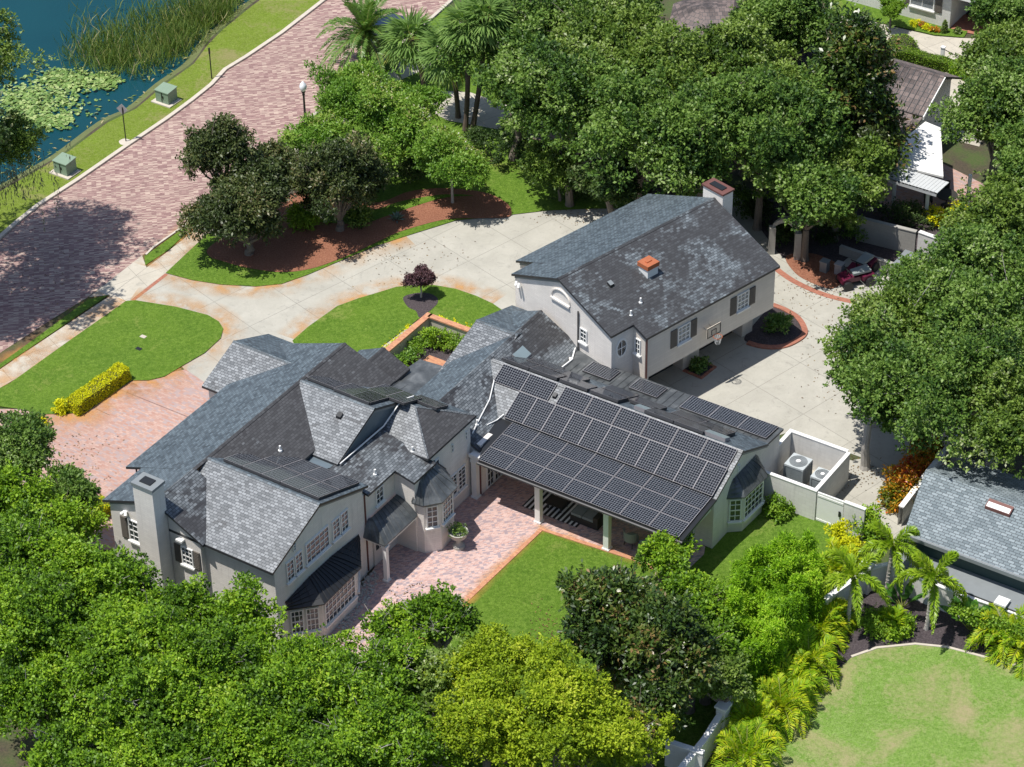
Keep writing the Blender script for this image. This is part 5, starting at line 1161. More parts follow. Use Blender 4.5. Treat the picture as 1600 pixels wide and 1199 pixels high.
# bin
p = W(1464, 188, 0); o = empty('wheeled_bin', p, 'dark wheeled bin beside the brown tiled house', 'bin'); F = Frame(-33.5, (p.x, p.y))
m = MB(F.e); m.prism([F(-.3, -.33, .95), F(.3, -.33, .95), F(.3, .33, .95), F(-.3, .33, .95)], (0, 0, -.95)); m.build('body', 'black', o); m = MB(F.e); m.prism([F(-.34, -.38, 1.0), F(.34, -.38, 1.0), F(.34, .38, 1.07), F(-.34, .38, 1.07)], (0, 0, -.05)); m.build('lid', 'black', o)
for s_ in (-1, 1): m = MB(); m.tube([F(s_ * .3, .36, .13), F(s_ * .36, .36, .13)], .13, 10); m.build('wheel', 'metal_dark', o)
p = W(1507, 320, 0); u_, v_, _ = S.loc(W(1478, 322, 0)); o = empty('patio_table', S(u_, v_), 'dark round patio table under the white patio cover', 'table')
m = MB(); m.lathe(S(u_, v_), [(.3, .04), (.05, .1), (.05, .7), (.6, .71), (.6, .75)], 16); m.build('table_top', 'wicker', o)
for k in range(4):
    a_ = k * 1.57 + .5; q = S(u_ + 1.0 * math.cos(a_), v_ + 1.0 * math.sin(a_)); o2 = empty('patio_chair', q, 'dark patio chair at the round table under the white patio cover', 'chair', 'dark patio chairs at the round table'); F = Frame(math.degrees(a_) - 33.5, (q.x, q.y))
    m = MB(F.e); m.box(F, -.24, .24, -.24, .24, .4, .46); m.build('seat', 'wicker', o2); m = MB(F.e); m.box(F, .2, .25, -.24, .24, .461, .9); m.build('backrest', 'wicker', o2)
    for sx in (-.2, .2):
        for sy in (-.2, .2): m = MB(F.e); m.box(F, sx - .02, sx + .02, sy - .02, sy + .02, .04, .4); m.build('leg', 'wicker', o2)
# valve boxes in the front lawn
for x, y, mt, lb in ((224, 528, 'kerb', 'pale valve box cover set in the front lawn'), (217, 547, 'metal_dark', 'dark valve box cover set in the front lawn')):
    p = W(x, y, 0); u_, v_, _ = S.loc(p); m = MB(S.e); m.box(S, u_ - .16, u_ + .16, v_ - .11, v_ + .11, .03, .088); m.box(S, u_ - .03, u_ + .03, v_ - .015, v_ + .015, .088, .094); tag(m.build('valve_box', mt, loc=p), lb, 'valve box')
# urn by the tower bay
p = S(-2.15, -3.55); o = empty('urn_planter', p, 'pale stone urn planter with a clipped plant beside the tower bay', 'planter')
m = MB(); m.lathe(p, [(.3, .07), (.3, .2), (.2, .25), (.12, .35), (.12, .5), (.2, .58), (.38, .72), (.46, .95), (.48, 1.0), (.42, 1.0), (.38, .9)], 16); m.build('urn', 'stone', o)
rr_ = np.random.default_rng(4); P_, R_ = crown_puffs(rr_, p + Vector((0, 0, 1.1)), (.36, .36, .28), 9, .14, under=.4); V, rn = puff_leaves(rr_, P_, R_, 12, 6, .09); quads_mesh('foliage', V, rn, 'leaf_oak', o)
# porch furniture
o = empty('striped_rug', S(.3, 1.4), 'black and white striped rug under the porch roof', 'rug')
m = MB(S.e); m.box(S, -1.3, 1.75, .55, 2.45, .076, .088); m.build('backing', 'black', o); m = MB(S.e)
for k in range(12): m.box(S, -1.22 + k * .25, -1.22 + k * .25 + .11, .56, 2.44, .089, .093)
m.build('stripes', 'white', o)
o = empty('garden_sofa', S(2.0, 1.3), 'dark wicker garden sofa with grey cushions on the porch', 'sofa')
m = MB(S.e); m.box(S, 1.2, 2.7, .85, 1.75, .09, .42); m.box(S, 2.45, 2.7, .85, 1.75, .421, .75); m.box(S, 1.2, 2.449, 1.6, 1.75, .421, .75); m.build('frame', 'wicker', o)
for k in range(2): m = MB(S.e); m.box(S, 1.22 + k * .62, 1.8 + k * .62, .88, 1.58, .425, .56); m.build('cushion', 'cushion', o)
o = empty('coffee_table', S(.2, 1.35), 'dark square coffee table on the striped rug', 'table')
m = MB(S.e); m.box(S, -.25, .6, 1.0, 1.7, .38, .44); m.build('table_top', 'wicker', o)
for du in (-.2, .5):
    for dv_ in (1.05, 1.6): m = MB(S.e); m.box(S, du, du + .06, dv_, dv_ + .06, .094, .378); m.build('leg', 'wicker', o)
ch0 = None
def chair(u, v, a, lb):
    global ch0
    p = S(u, v)
    if ch0 is None:
        o = empty('porch_chair', p, lb, 'chair', 'rounded chairs under the porch'); F = Frame(0, (p.x, p.y))
        m = MB(); m.lathe(F(0, 0, .08), [(.3, .3), (.36, .34), (.36, .44), (.3, .47)], 14); m.build('seat', 'cushion', o)
        m = MB()
        for k in range(9):
            t0, t1 = math.radians(20 + k * 16), math.radians(36 + k * 16); m.prism([F(.38 * math.cos(t0), .38 * math.sin(t0), .95), F(.38 * math.cos(t1), .38 * math.sin(t1), .95), F(.34 * math.cos(t1), .34 * math.sin(t1), .95), F(.34 * math.cos(t0), .34 * math.sin(t0), .95)], (0, 0, -.5))
        m.build('backrest', 'cushion', o)
        for k in range(4): t = math.radians(45 + 90 * k); m = MB(); m.tube([F(.28 * math.cos(t), .28 * math.sin(t), .39), F(.34 * math.cos(t), .34 * math.sin(t), .08)], .025, 5); m.build('leg', 'wicker', o)
        ch0 = o
    else:
        o = ch0.copy(); COL.objects.link(o); o.location = p; o['label'] = lb
        for c in ch0.children: d = c.copy(); COL.objects.link(d); d.parent = o
    o.rotation_euler.z = a
chair(4.55, .85, 2.4, 'grey rounded porch chair nearest the middle column'); chair(5.35, .8, 3.6, 'grey rounded porch chair farther right along the porch')
# chain fence post at the neighbour's drive
p = W(1472, 93, 0); o = empty('gate_post', p, 'white square post with a drooping chain by the neighbouring drive', 'post'); u_, v_, _ = S.loc(p)
m = MB(S.e); m.box(S, u_ - .1, u_ + .1, v_ - .1, v_ + .1, 0, .8); m.build('post', 'white', o); m = MB(S.e); m.box(S, u_ - .13, u_ + .13, v_ - .13, v_ + .13, .802, .87); m.build('cap', 'white', o)
m = MB(); m.tube([S(u_ + .1 + k * .4, v_ - .02 * k, .7 - .22 * math.sin(math.pi * k / 8)) for k in range(9)], .025, 4); m.build('chain', 'metal_dark', o)
# ---------------------------------------------------------------- trees and plants
def T(px, py, z, r_, rz, mat, label, seed, name='oak_tree', group=None, pr=None, leaf=.2, tr=.2, shape='round', dens=1.0, dx=0, dy=0, bark='bark', dead=1, ry=None, wr=.6, under=.35, limbs=9, cat='tree', tufts=38, per=8):
    c = W(px, py, z); pr = pr or .2 * (r_ + rz) / 2 + .02; n = int(4.5 * r_ * (rz + r_) / 2 / pr ** 2 * dens)
    return tree(name, (c.x + dx, c.y + dy, 0), c, (r_, ry or r_, rz), mat, label, cat, group, n, pr, tufts, per, leaf, seed, shape, bark, tr, wr=wr, dead=dead, under=under, limbs=limbs)
GR = 'oaks in the grove behind the garage'
for i, (x, y, z, a, b, mt, lb) in enumerate((
    (800, 130, 5.0, 3.0, 2.6, 'leaf_oak', 'bushy oak right behind the row of fan palms'),
    (875, 55, 5.5, 3.6, 2.6, 'leaf_oak', 'oak at the top edge right of the fan palms'),
    (965, 100, 6.0, 3.8, 2.8, 'leaf_oak2', 'oak with bare grey branch tips above the driveway curve'),
    (890, 200, 5.0, 3.6, 2.8, 'leaf_oak', 'dark oak overhanging the lawn left of the garage roof'),
    (1000, 225, 5.6, 3.8, 3.0, 'leaf_oak', 'oak whose shadow falls on the driveway beside the garage'),
    (1060, 145, 5.6, 3.4, 2.7, 'leaf_oak2', 'wide oak just below the brown hipped roof'),
    (1100, 235, 5.6, 3.5, 2.8, 'leaf_oak', 'oak directly behind the garage chimney'),
    (1168, 135, 5.7, 3.5, 2.8, 'leaf_oak2', 'oak in the middle of the grove left of the tall magnolia'),
    (1190, 220, 5.6, 3.8, 3.0, 'leaf_oak', 'oak right of the garage chimney'),
    (1238, 60, 5.4, 2.6, 2.4, 'leaf_oak', 'oak at the top edge left of the tall magnolia'),
    (980, 22, 5.2, 2.6, 2.0, 'leaf_oak', 'oak at the top edge left of the brown hipped roof'),
    (1262, 318, 3.6, 2.8, 2.2, 'leaf_oak', 'lowest oak of the grove above the arched gateway'),
    (950, 290, 3.2, 1.6, 1.2, 'leaf_darkoak', 'small dark tree at the grass edge left of the garage roof'))):
    T(x, y, z, a, b, mt, lb, 100 + i, group=GR, leaf=.20, dead=5 if i in (2, 5) else 2, dens=.95)
T(875, 262, 2.2, 1.7, 1.3, 'leaf_oak2', 'rounded bushy shrub tree at the lawn edge below the oaks', 121, name='round_shrub', leaf=.14, dead=0, tr=.08)
T(1335, 150, 6.2, 2.7, 5.4, 'leaf_magnolia', 'tall conical magnolia with brown leaf backs right of the oak grove', 122, name='magnolia_tree', pr=.75, leaf=.3, tr=.24, shape='cone', dens=1.1, wr=.45, under=.9)
T(1335, 262, 3.2, 1.5, 1.8, 'leaf_magdark', 'dark glossy tree leaning over the white patio cover', 123, name='magnolia_tree', leaf=.26, wr=.45, dead=0)
T(1310, 290, 3.5, 2.2, 2.0, 'leaf_oak2', 'bright topped oak between the magnolia and the yard wall', 124, leaf=.2)
RGp = 'oaks along the right edge'
for i, (x, y, z, a, b, mt, lb) in enumerate(((1580, 118, 5.0, 2.4, 2.2, 'leaf_oak2', 'oak in front of the white house porch'), (1585, 190, 5.4, 3.2, 2.8, 'leaf_oak', 'oak on the right edge beside the brown house'), (1556, 215, 4.6, 2.2, 2.1, 'leaf_oak2', 'oak standing right of the white patio cover'),
    (1598, 282, 5.0, 2.8, 2.5, 'leaf_oak', 'oak on the right edge level with the patio posts'), (1580, 368, 4.2, 2.5, 2.3, 'leaf_oak2', 'oak on the right edge below the patio'), (1590, 30, 4.8, 2.2, 1.8, 'leaf_oak', 'oak in the top right corner'))):
    T(x, y, z, a, b, mt, lb, 140 + i, group=RGp, leaf=.18)
BO = 'spreading oaks over the right end of the driveway'
for i, (x, y, z, a, b, mt, lb) in enumerate(((1492, 462, 5.0, 3.3, 2.2, 'leaf_oak', 'topmost of the spreading oaks, beside the yard wall'), (1375, 545, 4.6, 3.0, 2.2, 'leaf_oak2', 'spreading oak reaching farthest left over the driveway'), (1560, 500, 5.6, 3.6, 2.6, 'leaf_oak', 'spreading oak on the right edge of the photo'),
    (1455, 590, 5.4, 3.8, 2.4, 'leaf_oak', 'central spreading oak above the croton bed'), (1560, 640, 5.0, 3.4, 2.4, 'leaf_oak2', 'spreading oak with thick trunk behind the grey shingled roof'), (1360, 630, 3.9, 2.1, 1.6, 'leaf_oak', 'lowest oak branch mass above the alley'))):
    T(x, y, z, a, b, mt, lb, 160 + i, group=BO, leaf=.175, tr=.3 if i in (3, 4) else .2, bark='bark_pale', dead=3, dx=(1.6 if i == 3 else 0), under=.2)
# foreground canopy
FG = 'bright green camphor trees across the foreground'
fg = ((140, 955, 4.8, 2.5, 1.9, 'leaf_camphor', 'camphor tree just below the large chimney'), (255, 972, 4.6, 2.1, 1.7, 'leaf_camphor', 'camphor tree in front of the shuttered windows'), (360, 985, 4.6, 1.9, 1.8, 'leaf_camphor', 'camphor tree touching the corner of the pale slate gable'),
      (50, 895, 4.8, 2.2, 1.8, 'leaf_camphor', 'darker camphor tree at the left edge below the brick court'), (40, 1005, 5.2, 2.6, 2.1, 'leaf_camphor', 'camphor tree at the left edge, second from the bottom'), (165, 1035, 5.4, 2.8, 2.2, 'leaf_camphor', 'camphor tree left of centre with the yellowest crown'),
      (290, 1050, 5.2, 2.6, 2.2, 'leaf_camphor', 'camphor tree with a pale bare limb showing'), (400, 1080, 4.6, 2.1, 1.8, 'leaf_camphor', 'camphor tree below the big bay window'), (70, 1110, 5.0, 2.6, 2.0, 'leaf_camphor', 'camphor tree in the bottom left corner'),
      (225, 1135, 5.2, 2.4, 2.0, 'leaf_camphor', 'camphor tree on the bottom edge, third from the left corner'), (345, 1135, 5.0, 2.4, 1.9, 'leaf_camphor', 'camphor tree on the bottom edge above dark undergrowth'), (470, 1120, 4.6, 2.3, 1.9, 'leaf_camphor', 'camphor tree on the bottom edge with bare twigs'),
      (505, 1060, 4.0, 1.8, 1.6, 'leaf_camphor', 'camphor tree below the pebble bed'), (590, 1130, 4.4, 2.3, 1.8, 'leaf_camphor', 'camphor tree on the bottom edge left of the yellow trees'), (600, 1060, 3.8, 1.8, 1.5, 'leaf_camphor', 'thin camphor tree with pink brick showing through'),
      (690, 990, 3.4, 1.5, 1.3, 'leaf_camphor', 'small camphor tree at the end of the brick patio'), (620, 985, 3.0, 1.3, 1.1, 'leaf_camphor', 'smallest camphor tree beside the patio corner'), (680, 1080, 3.8, 1.6, 1.4, 'leaf_oak2', 'camphor tree left of the yellow green crowns'), (130, 1215, 4.6, 2.6, 1.9, 'leaf_camphor', 'camphor tree cut by the bottom edge near the left'), (290, 1220, 4.6, 2.5, 1.9, 'leaf_camphor', 'camphor tree cut by the bottom edge below the dark undergrowth'), (420, 1215, 4.4, 2.3, 1.8, 'leaf_camphor', 'camphor tree cut by the bottom edge below the bay window'), (540, 1225, 4.2, 2.3, 1.8, 'leaf_camphor', 'camphor tree cut by the bottom edge beside the twiggy one'), (660, 1190, 4.0, 1.8, 1.5, 'leaf_camphor', 'camphor tree cut by the bottom edge next to the yellow crowns'))
for i, (x, y, z, a, b, mt, lb) in enumerate(fg): T(x, y, z, a, b, mt, lb, 200 + i, name='camphor_tree', group=FG, leaf=.145, dead=5, dens=1.0 if i < 12 else .7, pr=.44, bark='bark_pale', tufts=36)
YG = 'yellow green crowns at the bottom centre'
for i, (x, y, z, a, b, lb) in enumerate(((770, 1060, 3.9, 1.8, 1.5, 'yellow green tree nearest the lawn'), (870, 1100, 4.4, 2.2, 1.8, 'largest yellow green tree beside the dark magnolia'), (760, 1150, 4.2, 2.0, 1.7, 'yellow green tree on the bottom edge at the left'), (900, 1175, 4.0, 2.0, 1.7, 'yellow green tree on the bottom edge at the right'), (985, 1150, 3.4, 1.3, 1.3, 'yellow green tree crowded against the magnolia base'))):
    T(x, y, z, a, b, 'leaf_yellow', lb, 230 + i, name='yellow_tree', group=YG, leaf=.13, pr=.4, dead=0, tufts=40)
T(942, 965, 3.7, 1.9, 1.9, 'leaf_magnolia', 'dark magnolia with brown leaf backs beside the back lawn', 240, name='magnolia_tree', leaf=.24, wr=.45, pr=.5, dead=1)
T(1030, 1030, 4.0, 1.9, 2.1, 'leaf_magnolia', 'dark magnolia with copper leaf backs, the right of the front pair', 241, name='magnolia_tree', leaf=.24, wr=.45, pr=.5, dead=2)
T(1015, 1110, 3.2, 1.6, 1.4, 'leaf_magnolia', 'lowest magnolia crown above the short white wall', 242, name='magnolia_tree', leaf=.22, wr=.45, pr=.45, dead=0)
T(1035, 875, 2.0, 1.3, 1.0, 'leaf_camphor', 'light green shrub tree against the last porch column', 243, name='ficus_tree', leaf=.15, pr=.36, dead=2, dens=.8)
T(1080, 950, 2.5, 1.2, 1.1, 'leaf_camphor', 'green tree between the porch corner and the dark magnolia', 244, name='ficus_tree', leaf=.15, pr=.4, dead=2)
T(1105, 1030, 2.5, 1.3, 1.2, 'leaf_camphor', 'green tree with grey twigs right of the dark magnolia', 245, name='ficus_tree', leaf=.14, pr=.4, dead=3)
T(985, 985, 3.6, 1.9, 1.9, 'leaf_magnolia', 'dark magnolia filling the middle of the front group', 246, name='magnolia_tree', leaf=.24, wr=.45, pr=.5, dead=2, dens=1.1)
T(1080, 1030, 3.0, 1.5, 1.5, 'leaf_oak2', 'mid green tree between the magnolias and the feathery hedge', 247, name='ficus_tree', leaf=.15, pr=.4, dead=3, dens=1.1)
T(1085, 985, 2.8, 1.4, 1.3, 'leaf_camphor', 'bright tree with grey twigs above the magnolias, left of the feathery hedge', 248, name='ficus_tree', leaf=.15, pr=.38, dead=4)
T(1130, 1075, 2.4, 1.2, 1.2, 'leaf_oak2', 'mid green tree against the inner face of the garden wall', 249, name='ficus_tree', leaf=.15, pr=.36, dead=2)
# feathery columns
HB = 'feathery green columns of the screening hedge'; k = 0
r = random.Random(9)
for row, (ax, ay, bx, by, n) in enumerate(((1150, 925, 1268, 878, 7), (1135, 955, 1275, 905, 8), (1140, 985, 1272, 940, 7), (1150, 1015, 1255, 975, 6), (1160, 1045, 1222, 1012, 4))):
    for i in range(n):
        t = (i + .5) / n; x, y = ax + (bx - ax) * t + r.uniform(-6, 6), ay + (by - ay) * t + r.uniform(-6, 6)
        hh = r.uniform(1.5, 2.3); T(x, y, hh, .34, hh, 'leaf_bamboo', 'feathery light green column in the screening hedge beside the lawn', 260 + k, name='feathery_shrub', cat='shrub', group=HB, pr=.16, leaf=.17, shape='cone', wr=.24, tr=.04, dead=0, under=.95, limbs=5, tufts=24, dens=1.2); k += 1
# lake edge cypress and trees off to the left
T(-80, 120, 11.0, 3.4, 3.6, 'leaf_oak2', 'tall cypress hung with grey moss at the left edge of the lake', 300, name='cypress_tree', leaf=.2, dead=0, wr=.4)
T(18, 232, 7.0, 1.7, 1.3, 'leaf_oak2', 'mossy lower branches of the lakeside tree at the left edge', 301, name='cypress_tree', leaf=.16, dead=0, wr=.4, pr=.36, dx=-5.5, dy=3.0, dens=.55)
T(-128, 205, 11.0, 4.0, 3.2, 'leaf_darkoak', 'tall tree beyond the left edge shading the street', 302, name='oak_tree', leaf=.22)
rm = np.random.default_rng(8); Q = []; c0 = W(28, 262, 6.6)
for i in range(60):
    p = np.array(c0) + rm.normal(size=3) * np.array([1.0, .8, .6]); n = 14; t = np.linspace(0, 1.0 + rm.random() * .6, n)[:, None]
    P = p + np.array([0, 0, -1.]) * t + rm.normal(size=(n, 3)) * .06; Q.append(leafquads(P, unit(np.tile([0, 0, -1.], (n, 1)) + rm.normal(size=(n, 3)) * .3), rm.normal(size=(n, 3)), np.full(n, .28), np.full(n, .05)))
Q = np.concatenate(Q); tag(quads_mesh('hanging_moss', Q, rm.random(len(Q)), 'moss', loc=c0), 'grey moss hanging from the lakeside tree', 'moss', kind='stuff')
# left side trees by the court
T(50, 725, 3.6, 2.0, 1.6, 'leaf_oak', 'sparse dark tree at the left edge beside the brick court', 310, name='oak_tree', leaf=.14, pr=.4, dens=.8, dead=3)
T(105, 785, 3.4, 1.4, 1.3, 'leaf_oak', 'sparse dark tree nearest the brick court', 311, name='oak_tree', leaf=.14, pr=.36, dens=.7, dead=2)
T(75, 835, 3.8, 1.8, 1.5, 'leaf_camphor', 'bright camphor tree between the sparse dark trees and the canopy', 313, name='camphor_tree', leaf=.145, pr=.44, dead=2)
T(15, 810, 4.2, 2.0, 1.7, 'leaf_camphor', 'dark green tree at the left edge below the sparse one', 312, name='oak_tree', leaf=.15, pr=.42)
# front garden
T(345, 255, 3.7, 1.6, 2.0, 'leaf_magdark', 'larger dark magnolia nearest the street in the front bed', 320, name='magnolia_tree', leaf=.2, wr=.45, pr=.45, dens=.9, dead=2)
T(385, 345, 2.2, 2.9, 1.9, 'leaf_magdark', 'low spreading dark magnolia in front of the pavement', 321, name='magnolia_tree', leaf=.2, wr=.45, pr=.45, dens=.9, dead=2)
T(415, 290, 2.7, 2.1, 1.7, 'leaf_magdark', 'dark magnolia crown wedged between the tall one and the rounded one', 323, name='magnolia_tree', leaf=.2, wr=.45, pr=.42, dens=.9, dead=3)
T(528, 300, 2.5, 2.4, 2.4, 'leaf_magdark', 'rounded dark magnolia with bare twigs in the middle of the front bed', 322, name='magnolia_tree', leaf=.18, wr=.45, pr=.42, dens=.9, dead=5)
CM = 'crape myrtles in the front garden'
for i, (x, y, z, a, b, lb) in enumerate(((545, 160, 3.4, 2.2, 1.5, 'crape myrtle right of the street lamp'), (600, 188, 3.4, 2.1, 1.5, 'crape myrtle in front of the date palm'), (642, 172, 3.0, 1.4, 1.2, 'crape myrtle touching the fan palm trunks'), (495, 235, 2.8, 1.8, 1.3, 'crape myrtle behind the dark magnolias'), (580, 240, 2.6, 1.4, 1.1, 'lowest crape myrtle of the group by the lamp'))):
    T(x, y, z, a, b, 'leaf_crape', lb, 330 + i, name='crape_myrtle', group=CM, leaf=.19, pr=.42, dead=0, wr=.4, tr=.09)
T(705, 246, 3.0, 1.95, 1.3, 'leaf_crape', 'round headed crape myrtle standing alone on the red mulch', 340, name='crape_myrtle', group=CM, leaf=.17, pr=.36, dead=0, wr=.4, tr=.07, bark='bark_pale', dens=.85, under=.1)
T(657, 438, 1.15, .62, .5, 'leaf_purple', 'small purple leaved tree in a round mulch bed on the lawn', 341, name='purple_tree', leaf=.1, pr=.17, dead=0, tr=.045, bark='bark_pale', dens=.7, under=.1)
for i, (x, y, z, a, b, mt, lb) in enumerate(((640, 275, 1.0, 1.3, .8, 'leaf_darkoak', 'dark shrub behind the rounded magnolia'), (770, 250, 1.2, 1.8, 1.0, 'leaf_darkoak', 'dark shrub mass behind the lone crape myrtle'), (560, 350, .5, .6, .45, 'leaf_oak2', 'small pale shrub below the rounded magnolia'), (477, 350, .6, .9, .5, 'leaf_hedge', 'green shrub between the two dark magnolias'), (830, 230, 1.6, 1.8, 1.2, 'leaf_darkoak', 'dark shrub mass under the oaks at the lawn edge'), (900, 300, .7, 1.5, .6, 'leaf_darkoak', 'low dark shrub under the small dark tree'))):
    p = W(x, y, 0); bush('shrub', p, (a, a, b * 1.6), mt, lb, group='shrubs in the front garden', seed=350 + i, n=22, pr=.34, tufts=22, leaf=.15)
# palms
palm('date_palm', W(577, 113), W(574, 28, 0) + Vector((0, 0, 0)) if False else (W(577, 113) + Vector((-.1, 0, 2.75))), 'leaf_palm', 'feather leaved date palm standing over the parked car', seed=3, nf=46, ln=3.3, leaf=.5, wid=.045, tr=.24, elev=(-.6, 1.35), droop=.42, nl=40)
fan_palm('cabbage_palm', W(663, 140), W(663, 140) + Vector((-.7, 0, 3.4)), 'fan palm left of the group, leaning over the pavement', 4, r_=1.55, group='fan palms beside the grove')
fan_palm('cabbage_palm', W(716, 185), W(716, 185) + Vector((-.5, 0, 4.4)), 'fan palm with yellowing fronds, second from the left', 5, r_=1.55, group='fan palms beside the grove')
fan_palm('cabbage_palm', W(727, 205), W(727, 205) + Vector((.2, 0, 6.8)), 'tallest fan palm, top of the frame', 6, r_=1.4, group='fan palms beside the grove')
fan_palm('cabbage_palm', W(738, 205), W(738, 205) + Vector((.9, 0, 7.4)), 'fan palm whose crown touches the top edge at the right', 7, r_=1.35, group='fan palms beside the grove')
palm('date_palm', W(790, 90), W(790, 90) + Vector((0, 0, 3.2)), 'leaf_palm', 'feather leaved palm at the top edge right of the fan palms', seed=9, nf=30, ln=2.0, leaf=.45)
FP = 'foxtail palms by the right garden wall'
for i, (bx, by, h, lb) in enumerate(((1447, 985, 3.0, 'foxtail palm in front of the white wall below the grey shingled house'), (1323, 985, 3.1, 'foxtail palm left of the broad leaved plants'), (1384, 930, 2.9, 'foxtail palm behind the white wall pier'))):
    p = W(bx, by, 0); palm('foxtail_palm', p, p + Vector((.1, 0, h)), 'leaf_foxtail', lb, group=FP, seed=20 + i, nf=10, ln=2.1, leaf=.36, wid=.032, tr=.1, bark='bark_pale', plume=True, elev=(-.25, 1.25), droop=.75, nl=40)
AR = 'golden areca palms along the garden wall'
for i, (x, y, s_, lb) in enumerate(((1275, 1000, 1.0, 'golden areca palm at the top of the wall row'), (1262, 1050, 1.15, 'golden areca palm second from the top of the row'), (1235, 1080, 1.1, 'golden areca palm in the middle of the row'), (1220, 1120, 1.15, 'golden areca palm lower middle of the row'), (1175, 1150, 1.1, 'golden areca palm above the bottom wall'), (1165, 1200, 1.2, 'golden areca palm at the bottom edge'), (1300, 975, .7, 'small areca palm beside the foxtail palm'),
    (1568, 1008, 1.15, 'golden areca palm against the right edge of the photo'), (1600, 1025, 1.1, 'golden areca palm cut by the right edge'), (1395, 985, .5, 'tiny golden areca palm under the foxtail palm'), (1310, 905, 1.0, 'golden areca palm behind the feathery hedge'))):
    p = W(x, y, 0); palm('areca_palm', p, p + Vector((0, 0, .35)), 'leaf_areca', lb, group=AR, seed=50 + i, nf=34, ln=2.15 * s_, leaf=.42, wid=.032, trunk=False, elev=(.35, 1.35), droop=.8, nl=26, vshape=.6)
def broad(px, py, s_, label, seed, n=13):
    r = np.random.default_rng(seed); p = W(px, py, 0); o = empty('broad_leaved_plant', p, label, 'plant'); m = MB(); Q = []
    for i in range(n):
        az = i * 2.4; e = r.uniform(.75, 1.45); d = np.array([math.cos(az) * math.cos(e), math.sin(az) * math.cos(e), math.sin(e)]); a = np.array(p) + d * .5 * s_; m.tube([p, a], [.03, .015], 4, cap=False)
        s = unit(np.cross(d, [0, 0, 1.])); L_ = 1.1 * s_; W_ = .16 * s_; prev = a; k = 5
        for j in range(k):
            t0, t1 = j / k, (j + 1) / k; w0, w1 = W_ * math.sin(math.pi * (t0 * .9 + .06)), W_ * math.sin(math.pi * (t1 * .9 + .06)); f = lambda t: a + d * L_ * t + np.array([0, 0, -.35 * s_]) * t * t
            Q.append([f(t0) - s * w0, f(t0) + s * w0, f(t1) + s * w1, f(t1) - s * w1])
    quads_mesh('leaves', np.array(Q), r.random(len(Q)), 'leaf_banana', o); m.build('stalks', 'stalk', o)
broad(1515, 985, 1.3, 'dark green broad leaved plant between the foxtail palm and the golden palm', 1, 16); broad(1295, 985, 1.1, 'broad leaved plant left of the foxtail palm trunk', 2, 9); broad(1410, 950, 1.0, 'dark broad leaved plant against the white wall', 3, 10)
bush('shrub', W(1365, 985), (.85, .8, .8), 'leaf_hedge', 'dark rounded shrub under the foxtail palms', seed=71, n=22, pr=.26, leaf=.11); bush('shrub', W(1405, 988), (.75, .7, .75), 'leaf_camphor', 'bright rounded shrub on the dark mulch', seed=72, n=20, pr=.24, leaf=.11)
bush('golden_bush', W(1318, 870), (.9, .9, 1.4), 'leaf_gold', 'bright golden bush at the end of the feathery hedge', seed=73, n=30, pr=.28, leaf=.13)
bush('shrub', W(1352, 835), (.75, .75, 1.3), 'leaf_camphor', 'green shrub in front of the gate post', seed=74, n=20, pr=.26, leaf=.14)
for i, (x, y, a, lb) in enumerate(((1412, 775, 1.0, 'red and yellow croton nearest the alley'), (1432, 745, .9, 'red and yellow croton behind the first'), (1400, 790, .75, 'low yellow croton by the white wall end'), (1450, 715, .8, 'dark red croton under the spreading oak'))):
    bush('croton', W(x, y), (a, a, a * 1.2), 'leaf_croton', lb, group='crotons beside the alley', seed=80 + i, n=20, pr=.26, leaf=.2, wr=.4)
bush('shrub', W(1213, 805), (.6, .55, .8), 'leaf_hedge', 'yellow green shrub at the corner of the enclosure wall', seed=90, n=16, pr=.22, leaf=.14)
bush('shrub', W(1215, 520), (.65, .6, .8), 'leaf_palm', 'green shrub in the brick edged bed at the garage corner', seed=91, n=16, pr=.22, leaf=.16); bush('shrub', W(1094, 578), (.4, .4, .6), 'leaf_palm', 'small shrub in the square bed between the garage doors', seed=92, n=10, pr=.18, leaf=.13)
bush('shrub', W(1480, 350), (1.3, .9, 1.0), 'leaf_gold', 'yellow green shrub in front of the patio post', seed=93, n=24, pr=.28, leaf=.13); bush('shrub', W(1420, 350), (1.5, .8, .9), 'leaf_darkoak', 'dark shrub along the yard wall below the patio', seed=94, n=24, pr=.3, leaf=.13)
# ivy on the wall by the grey house
rv = np.random.default_rng(6); n = 5200; t = rv.random(n); a, b = np.array(W(1490, 958, 1.45)), np.array(W(1700, 1035, 1.45)); P = a + (b - a) * t[:, None] + rv.normal(size=(n, 3)) * np.array([.12, .22, .12]) + np.array([0, .35, 0])
tag(quads_mesh('ivy', leafquads(P, unit(rv.normal(size=(n, 3))), unit(rv.normal(size=(n, 3)) + [0, 0, 1]), np.full(n, .13), np.full(n, .1)), rv.random(n), 'leaf_hedge', loc=Vector(a)), 'ivy growing over the white wall by the grey house', 'ivy', kind='stuff')
# agave
p = W(620, 345, 0); ra = np.random.default_rng(2); Q = []
for i in range(26):
    az = i * 2.4; e = .2 + 1.1 * i / 26; d = np.array([[math.cos(az) * math.cos(e), math.sin(az) * math.cos(e), math.sin(e)]]); Q.append(leafquads(np.array([p]), d, np.array([[0, 0, 1.]]), np.array([.6]), np.array([.11])))
o = empty('agave', p, 'blue green agave on the red mulch near the driveway', 'agave'); quads_mesh('leaves', np.concatenate(Q), ra.random(26), 'leaf_agave', o)
